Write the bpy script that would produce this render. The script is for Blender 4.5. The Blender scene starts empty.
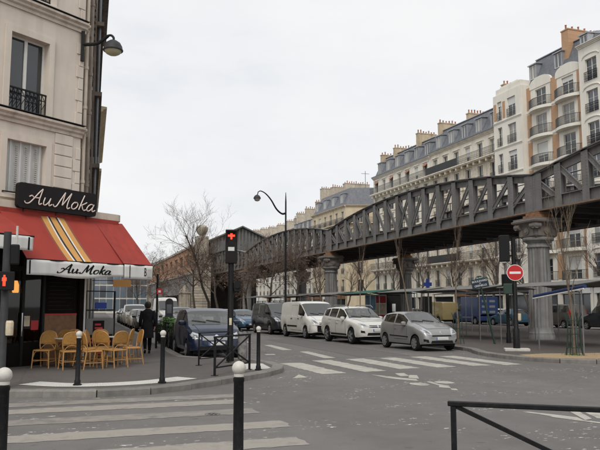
import bpy, bmesh, math, random
from mathutils import Vector, Matrix
from mathutils.bvhtree import BVHTree
R = math.radians
random.seed(11)
scene = bpy.context.scene
col = scene.collection

# ------------------------------------------------------------------ camera, sky, sun, exposure
cam_d = bpy.data.cameras.new('camera')
cam_d.sensor_width = 36.0
cam_d.lens = 42.0
cam_d.clip_start = 0.05
cam_d.clip_end = 4000
cam = bpy.data.objects.new('camera', cam_d)
cam.location = (0, 0, 1.68)
cam.rotation_euler = (R(90 + 6.6), 0, R(-19.5))
col.objects.link(cam)
scene.camera = cam

SUN_AZ = math.atan2(-0.52, -0.85)      # sun behind the camera's left shoulder, veiled by cloud
SUN_EL = R(48)
world = bpy.data.worlds.new('World')
scene.world = world
world.use_nodes = True
wn, wl = world.node_tree.nodes, world.node_tree.links
wn.clear()
w_out = wn.new('ShaderNodeOutputWorld')
sky = wn.new('ShaderNodeTexSky')
sky.sky_type = 'NISHITA'
sky.sun_disc = False
sky.sun_elevation = SUN_EL
sky.sun_rotation = SUN_AZ
sky.air_density = 1.2
sky.dust_density = 2.0
bg_sky = wn.new('ShaderNodeBackground')
bg_sky.inputs['Strength'].default_value = 0.11
wl.new(sky.outputs[0], bg_sky.inputs['Color'])
tc = wn.new('ShaderNodeTexCoord')
mp = wn.new('ShaderNodeMapping')
mp.inputs['Scale'].default_value = (1.0, 1.0, 2.6)
wl.new(tc.outputs['Generated'], mp.inputs['Vector'])
nz = wn.new('ShaderNodeTexNoise')
nz.inputs['Scale'].default_value = 3.2
nz.inputs['Detail'].default_value = 7.0
nz.inputs['Roughness'].default_value = 0.55
wl.new(mp.outputs[0], nz.inputs['Vector'])
cr = wn.new('ShaderNodeValToRGB')
cr.color_ramp.elements[0].position = 0.30
cr.color_ramp.elements[0].color = (0.895, 0.915, 0.945, 1)
cr.color_ramp.elements[1].position = 0.66
cr.color_ramp.elements[1].color = (1.0, 1.0, 1.0, 1)
wl.new(nz.outputs['Fac'], cr.inputs['Fac'])
bg_cloud = wn.new('ShaderNodeBackground')
bg_cloud.inputs['Strength'].default_value = 0.84
wl.new(cr.outputs['Color'], bg_cloud.inputs['Color'])
mx = wn.new('ShaderNodeMixShader')
fr = wn.new('ShaderNodeValToRGB')
fr.color_ramp.elements[0].position = 0.22
fr.color_ramp.elements[0].color = (0.80, 0.80, 0.80, 1)
fr.color_ramp.elements[1].position = 0.42
fr.color_ramp.elements[1].color = (0.96, 0.96, 0.96, 1)
wl.new(nz.outputs['Fac'], fr.inputs['Fac'])
wl.new(fr.outputs['Color'], mx.inputs['Fac'])
wl.new(bg_sky.outputs[0], mx.inputs[1])
wl.new(bg_cloud.outputs[0], mx.inputs[2])
wl.new(mx.outputs[0], w_out.inputs['Surface'])

sun_d = bpy.data.lights.new('sun', 'SUN')
sun_d.energy = 1.5
sun_d.angle = R(28)
sun_d.color = (1.0, 0.96, 0.90)
sun = bpy.data.objects.new('sun', sun_d)
sd = Vector((math.sin(SUN_AZ) * math.cos(SUN_EL), math.cos(SUN_AZ) * math.cos(SUN_EL), math.sin(SUN_EL)))
sun.rotation_euler = sd.to_track_quat('Z', 'Y').to_euler()
sun.location = (0, -20, 40)
col.objects.link(sun)

scene.view_settings.view_transform = 'Standard'
scene.view_settings.look = 'None'
scene.view_settings.exposure = 0.18
scene.view_settings.gamma = 1.0
scene.view_settings.use_curve_mapping = False

# ------------------------------------------------------------------ helpers
class MB:
    """collects shapes; build() links them as one mesh object"""
    def __init__(s, M=None):
        s.v, s.f, s.mi, s.M = [], [], [], (M or Matrix())
    def add(s, vs, fs, mi=0):
        b = len(s.v)
        M = s.M
        s.v += [tuple(M @ Vector(p)) for p in vs]
        s.f += [tuple(i + b for i in f) for f in fs]
        s.mi += [mi] * len(fs)
        return s
    def box(s, x0, x1, y0, y1, z0, z1, mi=0):
        return s.add([(x0,y0,z0),(x1,y0,z0),(x1,y1,z0),(x0,y1,z0),(x0,y0,z1),(x1,y0,z1),(x1,y1,z1),(x0,y1,z1)],
                     [(0,3,2,1),(4,5,6,7),(0,1,5,4),(1,2,6,5),(2,3,7,6),(3,0,4,7)], mi)
    def bar(s, p, q, w, h, up=(0,0,1), mi=0):
        p, q = Vector(p), Vector(q)
        a = (q - p).normalized()
        up = Vector(up)
        if abs(a.dot(up)) > 0.99: up = Vector((1,0,0))
        b = a.cross(up).normalized() * (w / 2)
        c = b.cross(a).normalized() * (h / 2)
        vs = [p-b-c, p+b-c, p+b+c, p-b+c, q-b-c, q+b-c, q+b+c, q-b+c]
        return s.add(vs, [(0,1,2,3),(7,6,5,4),(0,4,5,1),(1,5,6,2),(2,6,7,3),(3,7,4,0)], mi)
    def tube(s, pts, rad, n=8, cap=True, closed=False, mi=0):
        pts = [Vector(p) for p in pts]
        m = len(pts)
        rr = rad if isinstance(rad, (list, tuple)) else [rad] * m
        vs, fs = [], []
        ref = None
        for i, p in enumerate(pts):
            if closed: t = pts[(i+1) % m] - pts[i-1]
            else: t = pts[min(i+1, m-1)] - pts[max(i-1, 0)]
            t = t.normalized() if t.length > 1e-9 else Vector((0,0,1))
            if ref is None:
                ref = Vector((0,0,1)) if abs(t.z) < 0.9 else Vector((1,0,0))
            u = ref - t * ref.dot(t)
            if u.length < 1e-5: u = t.orthogonal()
            u.normalize(); w = t.cross(u); ref = u
            for k in range(n):
                a = 2 * math.pi * k / n
                vs.append(p + (u * math.cos(a) + w * math.sin(a)) * rr[i])
        L = m if closed else m - 1
        for i in range(L):
            j = (i + 1) % m
            for k in range(n):
                k2 = (k + 1) % n
                fs.append((i*n+k, i*n+k2, j*n+k2, j*n+k))
        if cap and not closed:
            fs.append(tuple(range(n-1, -1, -1)))
            fs.append(tuple((m-1)*n + k for k in range(n)))
        return s.add(vs, fs, mi)
    def lathe(s, prof, n=16, c=(0,0,0), mi=0, sx=1, sy=1, flute=0, cap=True):
        vs, fs = [], []
        for r, z in prof:
            for k in range(n):
                a = 2 * math.pi * k / n
                rk = r * (1 - flute * (k % 2))
                vs.append((c[0] + rk*math.cos(a)*sx, c[1] + rk*math.sin(a)*sy, c[2] + z))
        m = len(prof)
        for i in range(m - 1):
            for k in range(n):
                k2 = (k+1) % n
                fs.append((i*n+k, i*n+k2, (i+1)*n+k2, (i+1)*n+k))
        if cap:
            fs.append(tuple(range(n-1, -1, -1)))
            fs.append(tuple((m-1)*n+k for k in range(n)))
        return s.add(vs, fs, mi)
    def prism(s, poly, z0, z1, mi=0):
        n = len(poly)
        vs = [(x, y, z0) for x, y in poly] + [(x, y, z1) for x, y in poly]
        fs = [tuple(range(n-1, -1, -1)), tuple(range(n, 2*n))]
        fs += [(i, (i+1) % n, n + (i+1) % n, n + i) for i in range(n)]
        return s.add(vs, fs, mi)
    def grid(s, rows, mi=0, closed=False):
        n = len(rows[0])
        vs = [p for r in rows for p in r]
        fs = []
        for i in range(len(rows) - 1):
            for k in range(n if closed else n - 1):
                k2 = (k+1) % n
                fs.append((i*n+k, i*n+k2, (i+1)*n+k2, (i+1)*n+k))
        return s.add(vs, fs, mi)
    def mesh(s, name, mats, smooth=None, recalc=True):
        me = bpy.data.meshes.new(name)
        me.from_pydata(s.v, [], s.f)
        if not isinstance(mats, (list, tuple)): mats = [mats]
        for m in mats: me.materials.append(M[m] if isinstance(m, str) else m)
        me.polygons.foreach_set('material_index', s.mi)
        if recalc:
            bm = bmesh.new(); bm.from_mesh(me)
            bmesh.ops.recalc_face_normals(bm, faces=bm.faces)
            bm.to_mesh(me); bm.free()
        if smooth is not None:
            me.polygons.foreach_set('use_smooth', [True] * len(me.polygons))
            if smooth < 179: me.set_sharp_from_angle(angle=R(smooth))
        me.update()
        return me
    def build(s, name, mats, parent=None, smooth=None, loc=(0,0,0), rz=0, recalc=True, bevel=0):
        o = obj(name, s.mesh(name, mats, smooth, recalc), parent, loc, rz)
        if bevel:
            b = o.modifiers.new('bevel', 'BEVEL')
            b.width = bevel; b.segments = 2; b.limit_method = 'ANGLE'; b.angle_limit = R(40)
        return o

def obj(name, me, parent=None, loc=(0,0,0), rz=0):
    o = bpy.data.objects.new(name, me)
    o.location = loc
    o.rotation_euler = (0, 0, rz)
    if parent: o.parent = parent
    col.objects.link(o)
    return o
def tag(o, label, cat, group=None):
    o['label'] = label; o['category'] = cat
    if group: o['group'] = group
    return o
def thing(name, label, cat, loc=(0,0,0), rz=0, group=None):
    o = bpy.data.objects.new(name, None)
    o.empty_display_size = 0.2
    o.location = loc; o.rotation_euler = (0, 0, rz)
    col.objects.link(o)
    return tag(o, label, cat, group)
def copy_tree(o, parent=None):
    c = o.copy(); col.objects.link(c); c.parent = parent
    for ch in [x for x in ALLCH.get(o, [])] or list(o.children):
        copy_tree(ch, c)
    return c
ALLCH = {}
def dup(o, loc, rz=0, label=None, scale=None):
    c = copy_tree(o)
    c.location = loc; c.rotation_euler = (0, 0, rz)
    if label: c['label'] = label
    if scale: c.scale = scale
    return c
def struct(o):
    o['kind'] = 'structure'; return o
def stuff(o):
    o['kind'] = 'stuff'; return o
def frame(o, d, z=0):
    """plan frame: x along d, y inwards, z up; outward is -y (right-hand side of d)"""
    d = Vector((d[0], d[1])).normalized()
    return Matrix(((d.x, -d.y, 0, o[0]), (d.y, d.x, 0, o[1]), (0, 0, 1, z), (0, 0, 0, 1)))
def lerp(a, b, t): return a + (b - a) * t
def interp(tab, x):
    if x <= tab[0][0]: return tab[0][1]
    for (x0, y0), (x1, y1) in zip(tab, tab[1:]):
        if x <= x1: return y0 + (y1 - y0) * (x - x0) / (x1 - x0)
    return tab[-1][1]
def spline(pts, n=6):
    """Catmull-Rom through points"""
    P = [Vector(p) for p in pts]
    P = [P[0]*2 - P[1]] + P + [P[-1]*2 - P[-2]]
    out = []
    for i in range(1, len(P) - 2):
        for k in range(n):
            t = k / n
            a, b, c, d = P[i-1], P[i], P[i+1], P[i+2]
            out.append(0.5 * ((2*b) + (c-a)*t + (2*a-5*b+4*c-d)*t*t + (3*b-a-3*c+d)*t**3))
    out.append(P[-2])
    return out

# ------------------------------------------------------------------ materials
M = {}
def mat(name, c, rough=0.7, metal=0.0, var=0.0, scale=2.0, bump=0.0, bscale=30.0, coat=0.0, spec=0.5,
        emit=None, dirt=None, streak=None, rand=0.0, ior=None):
    m = bpy.data.materials.new(name); m.use_nodes = True
    nt = m.node_tree; n, l = nt.nodes, nt.links
    b = n['Principled BSDF']
    b.inputs['Base Color'].default_value = (*c, 1)
    b.inputs['Roughness'].default_value = rough
    b.inputs['Metallic'].default_value = metal
    b.inputs['Specular IOR Level'].default_value = spec
    if ior: b.inputs['IOR'].default_value = ior
    if coat:
        b.inputs['Coat Weight'].default_value = coat
        b.inputs['Coat Roughness'].default_value = 0.06
    if emit:
        b.inputs['Emission Color'].default_value = (*emit[0], 1)
        b.inputs['Emission Strength'].default_value = emit[1]
    src = None
    if var or dirt or streak or bump or rand:
        t = n.new('ShaderNodeTexCoord')
    if var:
        z = n.new('ShaderNodeTexNoise'); z.inputs['Scale'].default_value = scale
        z.inputs['Detail'].default_value = 6; z.inputs['Roughness'].default_value = 0.6
        l.new(t.outputs['Object'], z.inputs['Vector'])
        r = n.new('ShaderNodeValToRGB')
        r.color_ramp.elements[0].position = 0.3; r.color_ramp.elements[1].position = 0.7
        r.color_ramp.elements[0].color = (*[x*(1-var) for x in c], 1)
        r.color_ramp.elements[1].color = (*[min(1, x*(1+var)) for x in c], 1)
        l.new(z.outputs['Fac'], r.inputs['Fac']); src = r.outputs['Color']
    def mixin(fac, colr):
        nonlocal src
        k = n.new('ShaderNodeMix'); k.data_type = 'RGBA'
        l.new(fac, k.inputs['Factor'])
        if src: l.new(src, k.inputs['A'])
        else: k.inputs['A'].default_value = (*c, 1)
        k.inputs['B'].default_value = (*colr, 1)
        src = k.outputs['Result']
    if streak:                      # (colour, amount, scale): stains that run down the face
        mpp = n.new('ShaderNodeMapping'); mpp.inputs['Scale'].default_value = (streak[2], streak[2], streak[2]*0.09)
        l.new(t.outputs['Object'], mpp.inputs['Vector'])
        z = n.new('ShaderNodeTexNoise'); z.inputs['Scale'].default_value = 1.0; z.inputs['Detail'].default_value = 8
        l.new(mpp.outputs[0], z.inputs['Vector'])
        q = n.new('ShaderNodeMapRange')
        q.inputs['From Min'].default_value = 0.48; q.inputs['From Max'].default_value = 0.72
        q.inputs['To Max'].default_value = streak[1]
        l.new(z.outputs['Fac'], q.inputs['Value']); mixin(q.outputs[0], streak[0])
    if dirt:                        # (colour, amount, scale): blotches
        z = n.new('ShaderNodeTexNoise'); z.inputs['Scale'].default_value = dirt[2]; z.inputs['Detail'].default_value = 10
        z.inputs['Roughness'].default_value = 0.7
        l.new(t.outputs['Object'], z.inputs['Vector'])
        q = n.new('ShaderNodeMapRange')
        q.inputs['From Min'].default_value = 0.5; q.inputs['From Max'].default_value = 0.68
        q.inputs['To Max'].default_value = dirt[1]
        l.new(z.outputs['Fac'], q.inputs['Value']); mixin(q.outputs[0], dirt[0])
    if rand:
        oi = n.new('ShaderNodeObjectInfo')
        q = n.new('ShaderNodeMapRange'); q.inputs['To Min'].default_value = 1 - rand; q.inputs['To Max'].default_value = 1 + rand
        l.new(oi.outputs['Random'], q.inputs['Value'])
        k = n.new('ShaderNodeHueSaturation')
        if src: l.new(src, k.inputs['Color'])
        else: k.inputs['Color'].default_value = (*c, 1)
        l.new(q.outputs[0], k.inputs['Value']); src = k.outputs['Color']
    if src: l.new(src, b.inputs['Base Color'])
    if bump:
        z = n.new('ShaderNodeTexNoise'); z.inputs['Scale'].default_value = bscale; z.inputs['Detail'].default_value = 4
        l.new(t.outputs['Object'], z.inputs['Vector'])
        u = n.new('ShaderNodeBump'); u.inputs['Strength'].default_value = bump; u.inputs['Distance'].default_value = 0.02
        l.new(z.outputs['Fac'], u.inputs['Height']); l.new(u.outputs[0], b.inputs['Normal'])
    M[name] = m
    return m

def asphalt(name, base, fleck, tone=0.2):
    m = bpy.data.materials.new(name); m.use_nodes = True
    n, l = m.node_tree.nodes, m.node_tree.links
    b = n['Principled BSDF']; b.inputs['Roughness'].default_value = 0.85
    t = n.new('ShaderNodeTexCoord')
    def noise(sc, det, rough=0.6, sy=1.0):
        mp_ = n.new('ShaderNodeMapping'); mp_.inputs['Scale'].default_value = (sc, sc*sy, sc)
        l.new(t.outputs['Object'], mp_.inputs['Vector'])
        z = n.new('ShaderNodeTexNoise'); z.inputs['Scale'].default_value = 1; z.inputs['Detail'].default_value = det
        z.inputs['Roughness'].default_value = rough
        l.new(mp_.outputs[0], z.inputs['Vector']); return z.outputs['Fac']
    def ramp(f, p0, p1, c0, c1):
        r = n.new('ShaderNodeValToRGB'); r.color_ramp.elements[0].position = p0; r.color_ramp.elements[1].position = p1
        r.color_ramp.elements[0].color = (*c0, 1); r.color_ramp.elements[1].color = (*c1, 1)
        l.new(f, r.inputs['Fac']); return r.outputs['Color']
    def mix(fac, a, bcol, mode='MIX'):
        k = n.new('ShaderNodeMix'); k.data_type = 'RGBA'; k.blend_type = mode
        if isinstance(fac, float): k.inputs['Factor'].default_value = fac
        else: l.new(fac, k.inputs['Factor'])
        for s, x in (('A', a), ('B', bcol)):
            if isinstance(x, tuple): k.inputs[s].default_value = (*x, 1)
            else: l.new(x, k.inputs[s])
        return k.outputs['Result']
    lo = tuple(x*(1-tone) for x in base); hi = tuple(x*(1+tone) for x in base)
    c = ramp(noise(0.35, 5, 0.55, 0.25), 0.36, 0.66, lo, hi)                 # broad wear along the street
    c = mix(0.35, c, ramp(noise(2.3, 6), 0.35, 0.65, lo, hi))
    c = mix(0.5, c, ramp(noise(70, 3, 0.8), 0.3, 0.7, (0.55,)*3, (1.4,)*3), 'MULTIPLY')   # aggregate
    v = n.new('ShaderNodeTexVoronoi'); v.feature = 'DISTANCE_TO_EDGE'; v.inputs['Scale'].default_value = 0.13
    v.inputs['Randomness'].default_value = 1.0
    wv = n.new('ShaderNodeTexNoise'); wv.inputs['Scale'].default_value = 1.7; wv.inputs['Detail'].default_value = 6
    l.new(t.outputs['Object'], wv.inputs['Vector'])
    ad = n.new('ShaderNodeMix'); ad.data_type = 'VECTOR'; ad.inputs['Factor'].default_value = 0.13
    l.new(t.outputs['Object'], ad.inputs['A']); l.new(wv.outputs['Color'], ad.inputs['B'])
    l.new(ad.outputs['Result'], v.inputs['Vector'])
    crk = n.new('ShaderNodeMapRange'); crk.inputs['From Min'].default_value = 0.0; crk.inputs['From Max'].default_value = 0.003
    crk.inputs['To Min'].default_value = 0.3; crk.inputs['To Max'].default_value = 0.0
    l.new(v.outputs['Distance'], crk.inputs['Value'])
    c = mix(crk.outputs[0], c, tuple(x*0.35 for x in base))                  # tar-sealed cracks
    if fleck:
        f1 = n.new('ShaderNodeMapRange'); f1.inputs['From Min'].default_value = 0.62; f1.inputs['From Max'].default_value = 0.65
        l.new(noise(7.0, 3, 0.6, 1.6), f1.inputs['Value'])
        f2 = n.new('ShaderNodeMapRange'); f2.inputs['From Min'].default_value = 0.53; f2.inputs['From Max'].default_value = 0.60
        l.new(noise(0.42, 2, 0.5, 2.2), f2.inputs['Value'])
        mu = n.new('ShaderNodeMath'); mu.operation = 'MULTIPLY'
        l.new(f1.outputs[0], mu.inputs[0]); l.new(f2.outputs[0], mu.inputs[1])
        c = mix(mu.outputs[0], c, (0.55, 0.54, 0.51))                          # spattered white paint
    gum = n.new('ShaderNodeMapRange'); gum.inputs['From Min'].default_value = 0.72; gum.inputs['From Max'].default_value = 0.75
    gum.inputs['To Max'].default_value = 0.5
    l.new(noise(5.0, 1, 0.4), gum.inputs['Value'])
    c = mix(gum.outputs[0], c, tuple(x*0.5 for x in base))
    l.new(c, b.inputs['Base Color'])
    u = n.new('ShaderNodeBump'); u.inputs['Strength'].default_value = 0.35; u.inputs['Distance'].default_value = 0.01
    l.new(noise(90, 3), u.inputs['Height']); l.new(u.outputs[0], b.inputs['Normal'])
    M[name] = m
def brickmat(name, c1, c2, mortar, scale):
    m = bpy.data.materials.new(name); m.use_nodes = True
    n, l = m.node_tree.nodes, m.node_tree.links
    b = n['Principled BSDF']; b.inputs['Roughness'].default_value = 0.85
    t = n.new('ShaderNodeTexCoord'); mp_ = n.new('ShaderNodeMapping'); mp_.inputs['Rotation'].default_value = (R(90), 0, 0)
    l.new(t.outputs['Object'], mp_.inputs['Vector'])
    k = n.new('ShaderNodeTexBrick'); k.inputs['Scale'].default_value = scale
    k.inputs['Color1'].default_value = (*c1, 1); k.inputs['Color2'].default_value = (*c2, 1); k.inputs['Mortar'].default_value = (*mortar, 1)
    l.new(mp_.outputs[0], k.inputs['Vector']); l.new(k.outputs['Color'], b.inputs['Base Color'])
    M[name] = m
def canvas_stripes(name, base, bands):
    """printed awning cloth: bands = [(x_start, colour), ...] along the cloth's own x"""
    m = bpy.data.materials.new(name); m.use_nodes = True
    n, l = m.node_tree.nodes, m.node_tree.links
    b = n['Principled BSDF']; b.inputs['Roughness'].default_value = 0.8
    t = n.new('ShaderNodeTexCoord'); s = n.new('ShaderNodeSeparateXYZ'); l.new(t.outputs['Object'], s.inputs[0])
    x0, x1 = bands[0][0], bands[-1][0]
    q = n.new('ShaderNodeMapRange'); q.inputs['From Min'].default_value = x0 - 0.01; q.inputs['From Max'].default_value = x1 + 0.01
    l.new(s.outputs['X'], q.inputs['Value'])
    r = n.new('ShaderNodeValToRGB'); r.color_ramp.interpolation = 'CONSTANT'
    e = r.color_ramp.elements
    e[0].position = 0; e[0].color = (*base, 1); e[1].position = 1; e[1].color = (*base, 1)
    for x, c in bands:
        k = e.new((x - x0 + 0.01) / (x1 - x0 + 0.02)); k.color = (*c, 1)
    l.new(q.outputs[0], r.inputs['Fac'])
    z = n.new('ShaderNodeTexNoise'); z.inputs['Scale'].default_value = 2.0; z.inputs['Detail'].default_value = 6
    l.new(t.outputs['Object'], z.inputs['Vector'])
    g = n.new('ShaderNodeMapRange'); g.inputs['To Min'].default_value = 0.82; g.inputs['To Max'].default_value = 1.15
    l.new(z.outputs['Fac'], g.inputs['Value'])
    h = n.new('ShaderNodeHueSaturation'); l.new(r.outputs['Color'], h.inputs['Color']); l.new(g.outputs[0], h.inputs['Value'])
    l.new(h.outputs['Color'], b.inputs['Base Color'])
    z2 = n.new('ShaderNodeTexNoise'); z2.inputs['Scale'].default_value = 5.0; z2.inputs['Detail'].default_value = 3
    l.new(t.outputs['Object'], z2.inputs['Vector'])
    u = n.new('ShaderNodeBump'); u.inputs['Strength'].default_value = 0.25; u.inputs['Distance'].default_value = 0.02
    l.new(z2.outputs['Fac'], u.inputs['Height']); l.new(u.outputs[0], b.inputs['Normal'])
    M[name] = m

asphalt('road_asphalt', (0.142, 0.132, 0.124), True)
asphalt('pavement_asphalt', (0.100, 0.088, 0.080), False, 0.18)
asphalt('patch_dark', (0.122, 0.112, 0.104), False, 0.12)
asphalt('patch_pale', (0.145, 0.134, 0.125), False, 0.12)
asphalt('platform_asphalt', (0.090, 0.076, 0.068), False, 0.15)
mat('far_ground', (0.12, 0.11, 0.10), 0.9, var=0.2, scale=0.1)
mat('granite', (0.185, 0.172, 0.157), 0.8, var=0.25, scale=5, bump=0.3, bscale=60, rand=0.15)
mat('road_paint', (0.43, 0.405, 0.355), 0.75, var=0.12, scale=3, dirt=((0.20, 0.185, 0.17), 0.85, 3.2))
mat('worn_paint', (0.23, 0.212, 0.188), 0.8, var=0.2, scale=4, dirt=((0.135, 0.124, 0.115), 0.95, 2.2))
mat('grey_paint', (0.30, 0.277, 0.242), 0.8, var=0.15, scale=3, dirt=((0.15, 0.138, 0.128), 0.9, 3.0))
mat('tactile_white', (0.55, 0.54, 0.50), 0.75, var=0.12, scale=6, dirt=((0.3, 0.29, 0.27), 0.6, 6))
mat('gravel_tan', (0.36, 0.26, 0.15), 0.95, var=0.3, scale=14, bump=0.6, bscale=60)
mat('soil', (0.06, 0.045, 0.03), 0.95, var=0.4, scale=10)
mat('render_beige', (0.68, 0.60, 0.515), 0.85, var=0.07, scale=1.2, streak=((0.34, 0.285, 0.23), 0.35, 2.2), bump=0.12, bscale=45)
mat('trim_beige', (0.57, 0.495, 0.415), 0.85, var=0.12, scale=2.5, streak=((0.22, 0.18, 0.14), 0.55, 3.5), bump=0.12, bscale=40)
mat('sooty_stone', (0.33, 0.28, 0.235), 0.9, var=0.25, scale=3, streak=((0.08, 0.065, 0.055), 0.8, 4))
mat('dark_soot', (0.17, 0.138, 0.115), 0.9, var=0.3, scale=3, streak=((0.05, 0.04, 0.035), 0.8, 4))
mat('cream_stone', (0.755, 0.71, 0.61), 0.85, var=0.08, scale=0.8, streak=((0.42, 0.36, 0.27), 0.5, 1.5))
mat('carved_stone', (0.70, 0.635, 0.52), 0.9, var=0.2, scale=3.5, bump=0.7, bscale=5, streak=((0.36, 0.3, 0.22), 0.5, 1.6))
mat('white_stone', (0.77, 0.735, 0.655), 0.85, var=0.05, scale=0.6, streak=((0.52, 0.48, 0.42), 0.4, 1.3))
mat('pale_stone', (0.68, 0.65, 0.58), 0.85, var=0.08, scale=0.6, streak=((0.45, 0.42, 0.36), 0.4, 1.3))
mat('ochre_render', (0.62, 0.53, 0.38), 0.85, var=0.12, scale=0.7, streak=((0.4, 0.31, 0.2), 0.5, 1.3))
mat('slate', (0.115, 0.122, 0.14), 0.55, var=0.25, scale=4, streak=((0.19, 0.195, 0.21), 0.5, 3))
mat('zinc', (0.33, 0.345, 0.37), 0.45, metal=0.35, var=0.15, scale=2)
mat('zinc_dark', (0.16, 0.17, 0.185), 0.5, metal=0.3, var=0.2, scale=2)
brickmat('orange_brick', (0.50, 0.30, 0.17), (0.43, 0.23, 0.12), (0.45, 0.36, 0.26), 4.0)
brickmat('station_brick', (0.47, 0.23, 0.115), (0.38, 0.18, 0.10), (0.36, 0.27, 0.2), 3.0)
mat('chimney_ochre', (0.49, 0.40, 0.28), 0.9, var=0.2, scale=2, streak=((0.22, 0.16, 0.1), 0.5, 2))
mat('chimney_pale', (0.50, 0.44, 0.35), 0.9, var=0.2, scale=2, streak=((0.25, 0.2, 0.15), 0.5, 2))
mat('terracotta', (0.33, 0.135, 0.08), 0.8, rand=0.3)
mat('iron_black', (0.012, 0.012, 0.013), 0.55, var=0.2, scale=8, spec=0.25)
mat('iron_grey', (0.042, 0.042, 0.045), 0.55, var=0.2, scale=5, spec=0.25)
mat('lattice_iron', (0.10, 0.098, 0.095), 0.6)
mat('viaduct_paint', (0.180, 0.178, 0.174), 0.6, var=0.16, scale=1.6, streak=((0.08, 0.07, 0.062), 0.55, 2.6), dirt=((0.15, 0.085, 0.05), 0.28, 2.1), spec=0.3)
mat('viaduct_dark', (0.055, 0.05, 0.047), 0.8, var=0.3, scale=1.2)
mat('rust_edge', (0.24, 0.125, 0.065), 0.85, var=0.4, scale=3)
mat('column_iron', (0.235, 0.235, 0.228), 0.6, var=0.16, scale=2.5, streak=((0.10, 0.075, 0.06), 0.7, 5))
mat('capital_iron', (0.185, 0.165, 0.15), 0.7, var=0.2, scale=3, dirt=((0.12, 0.06, 0.035), 0.6, 3))
mat('pier_stone', (0.44, 0.39, 0.32), 0.9, var=0.2, scale=2, streak=((0.12, 0.10, 0.08), 0.75, 2.4), rand=0.12)
mat('clad_green', (0.13, 0.135, 0.11), 0.6, var=0.2, scale=1.2, streak=((0.07, 0.07, 0.06), 0.5, 2))
mat('clad_grey', (0.15, 0.15, 0.145), 0.6, var=0.2, scale=1.5, streak=((0.08, 0.075, 0.07), 0.5, 3))
mat('glass_dark', (0.022, 0.026, 0.032), 0.06, spec=0.7, ior=1.6)
mat('glass_mid', (0.075, 0.085, 0.10), 0.08, spec=0.7, ior=1.6)
mat('glass_curtain', (0.26, 0.26, 0.25), 0.12, spec=0.6)
mat('glass_blue', (0.12, 0.155, 0.19), 0.08, spec=0.8, ior=1.7)
mat('window_white', (0.68, 0.67, 0.63), 0.5, var=0.08, scale=5)
mat('shutter_grey', (0.50, 0.49, 0.46), 0.6, var=0.1, scale=8, streak=((0.3, 0.28, 0.25), 0.4, 8))
mat('shutter_pale', (0.62, 0.62, 0.60), 0.6)
RED = (0.31, 0.035, 0.023)
mat('red_canvas', RED, 0.8, var=0.14, scale=2.5, streak=((0.16, 0.022, 0.02), 0.5, 4), bump=0.25, bscale=5)
TAN, WHT, BLK = (0.56, 0.29, 0.085), (0.72, 0.68, 0.62), (0.025, 0.02, 0.02)
canvas_stripes('striped_canvas', RED, [(-1.72, (0.25, 0.07, 0.04)), (-1.66, TAN), (-1.49, WHT), (-1.445, BLK), (-1.39, TAN),
                                       (-1.215, BLK), (-1.165, WHT), (-1.115, TAN), (-0.94, (0.25, 0.07, 0.04)), (-0.87, RED)])
mat('white_canvas', (0.70, 0.69, 0.66), 0.85, var=0.06, scale=3, streak=((0.45, 0.43, 0.4), 0.4, 5))
mat('letter_black', (0.008, 0.007, 0.007), 0.7, spec=0.15)
mat('neon_tube', (0.72, 0.60, 0.54), 0.35)
mat('sign_black', (0.013, 0.011, 0.011), 0.5, var=0.15, scale=4, spec=0.2)
mat('rattan', (0.40, 0.20, 0.045), 0.5, var=0.25, scale=40, bump=0.5, bscale=120, rand=0.12)
mat('rattan_pole', (0.42, 0.22, 0.07), 0.45, var=0.15, scale=14)
mat('wood_brown', (0.20, 0.105, 0.05), 0.6, var=0.25, scale=8)
mat('interior_dark', (0.010, 0.008, 0.007), 0.85, var=0.3, scale=2, spec=0.1)
mat('cafe_glass', (0.008, 0.008, 0.009), 0.10, spec=0.22)
mat('table_top', (0.48, 0.46, 0.42), 0.35)
mat('bark', (0.085, 0.068, 0.055), 0.9, var=0.3, scale=6)
mat('young_bark', (0.17, 0.13, 0.09), 0.9, var=0.25, scale=8)
mat('twig', (0.105, 0.068, 0.05), 0.9, var=0.3, scale=2)
mat('twig_red', (0.115, 0.08, 0.062), 0.9, var=0.3, scale=2)
mat('dry_leaf', (0.165, 0.095, 0.05), 0.85, var=0.4, scale=1.5)
mat('green_leaf', (0.075, 0.19, 0.022), 0.7, var=0.4, scale=3)
mat('ball_white', (0.57, 0.55, 0.50), 0.5, var=0.08, scale=20, dirt=((0.3, 0.27, 0.22), 0.5, 18))
mat('post_black', (0.009, 0.009, 0.010), 0.5, var=0.3, scale=12, dirt=((0.04, 0.037, 0.034), 0.4, 25), spec=0.22)
mat('rubber', (0.014, 0.014, 0.014), 0.9, spec=0.15)
mat('plastic_black', (0.012, 0.012, 0.013), 0.6, spec=0.2)
mat('rim_grey', (0.30, 0.30, 0.31), 0.4, metal=0.6)
mat('chrome', (0.7, 0.7, 0.72), 0.15, metal=1.0)
mat('lamp_glass', (0.46, 0.48, 0.50), 0.12, spec=0.7)
mat('lamp_dark', (0.15, 0.16, 0.17), 0.12, spec=0.7)
mat('amber', (0.5, 0.18, 0.03), 0.2)
mat('red_lens', (0.35, 0.015, 0.012), 0.2)
mat('plate_white', (0.55, 0.55, 0.53), 0.5)
mat('plate_blue', (0.03, 0.08, 0.35), 0.5)
mat('seam', (0.012, 0.012, 0.013), 0.8)
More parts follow.
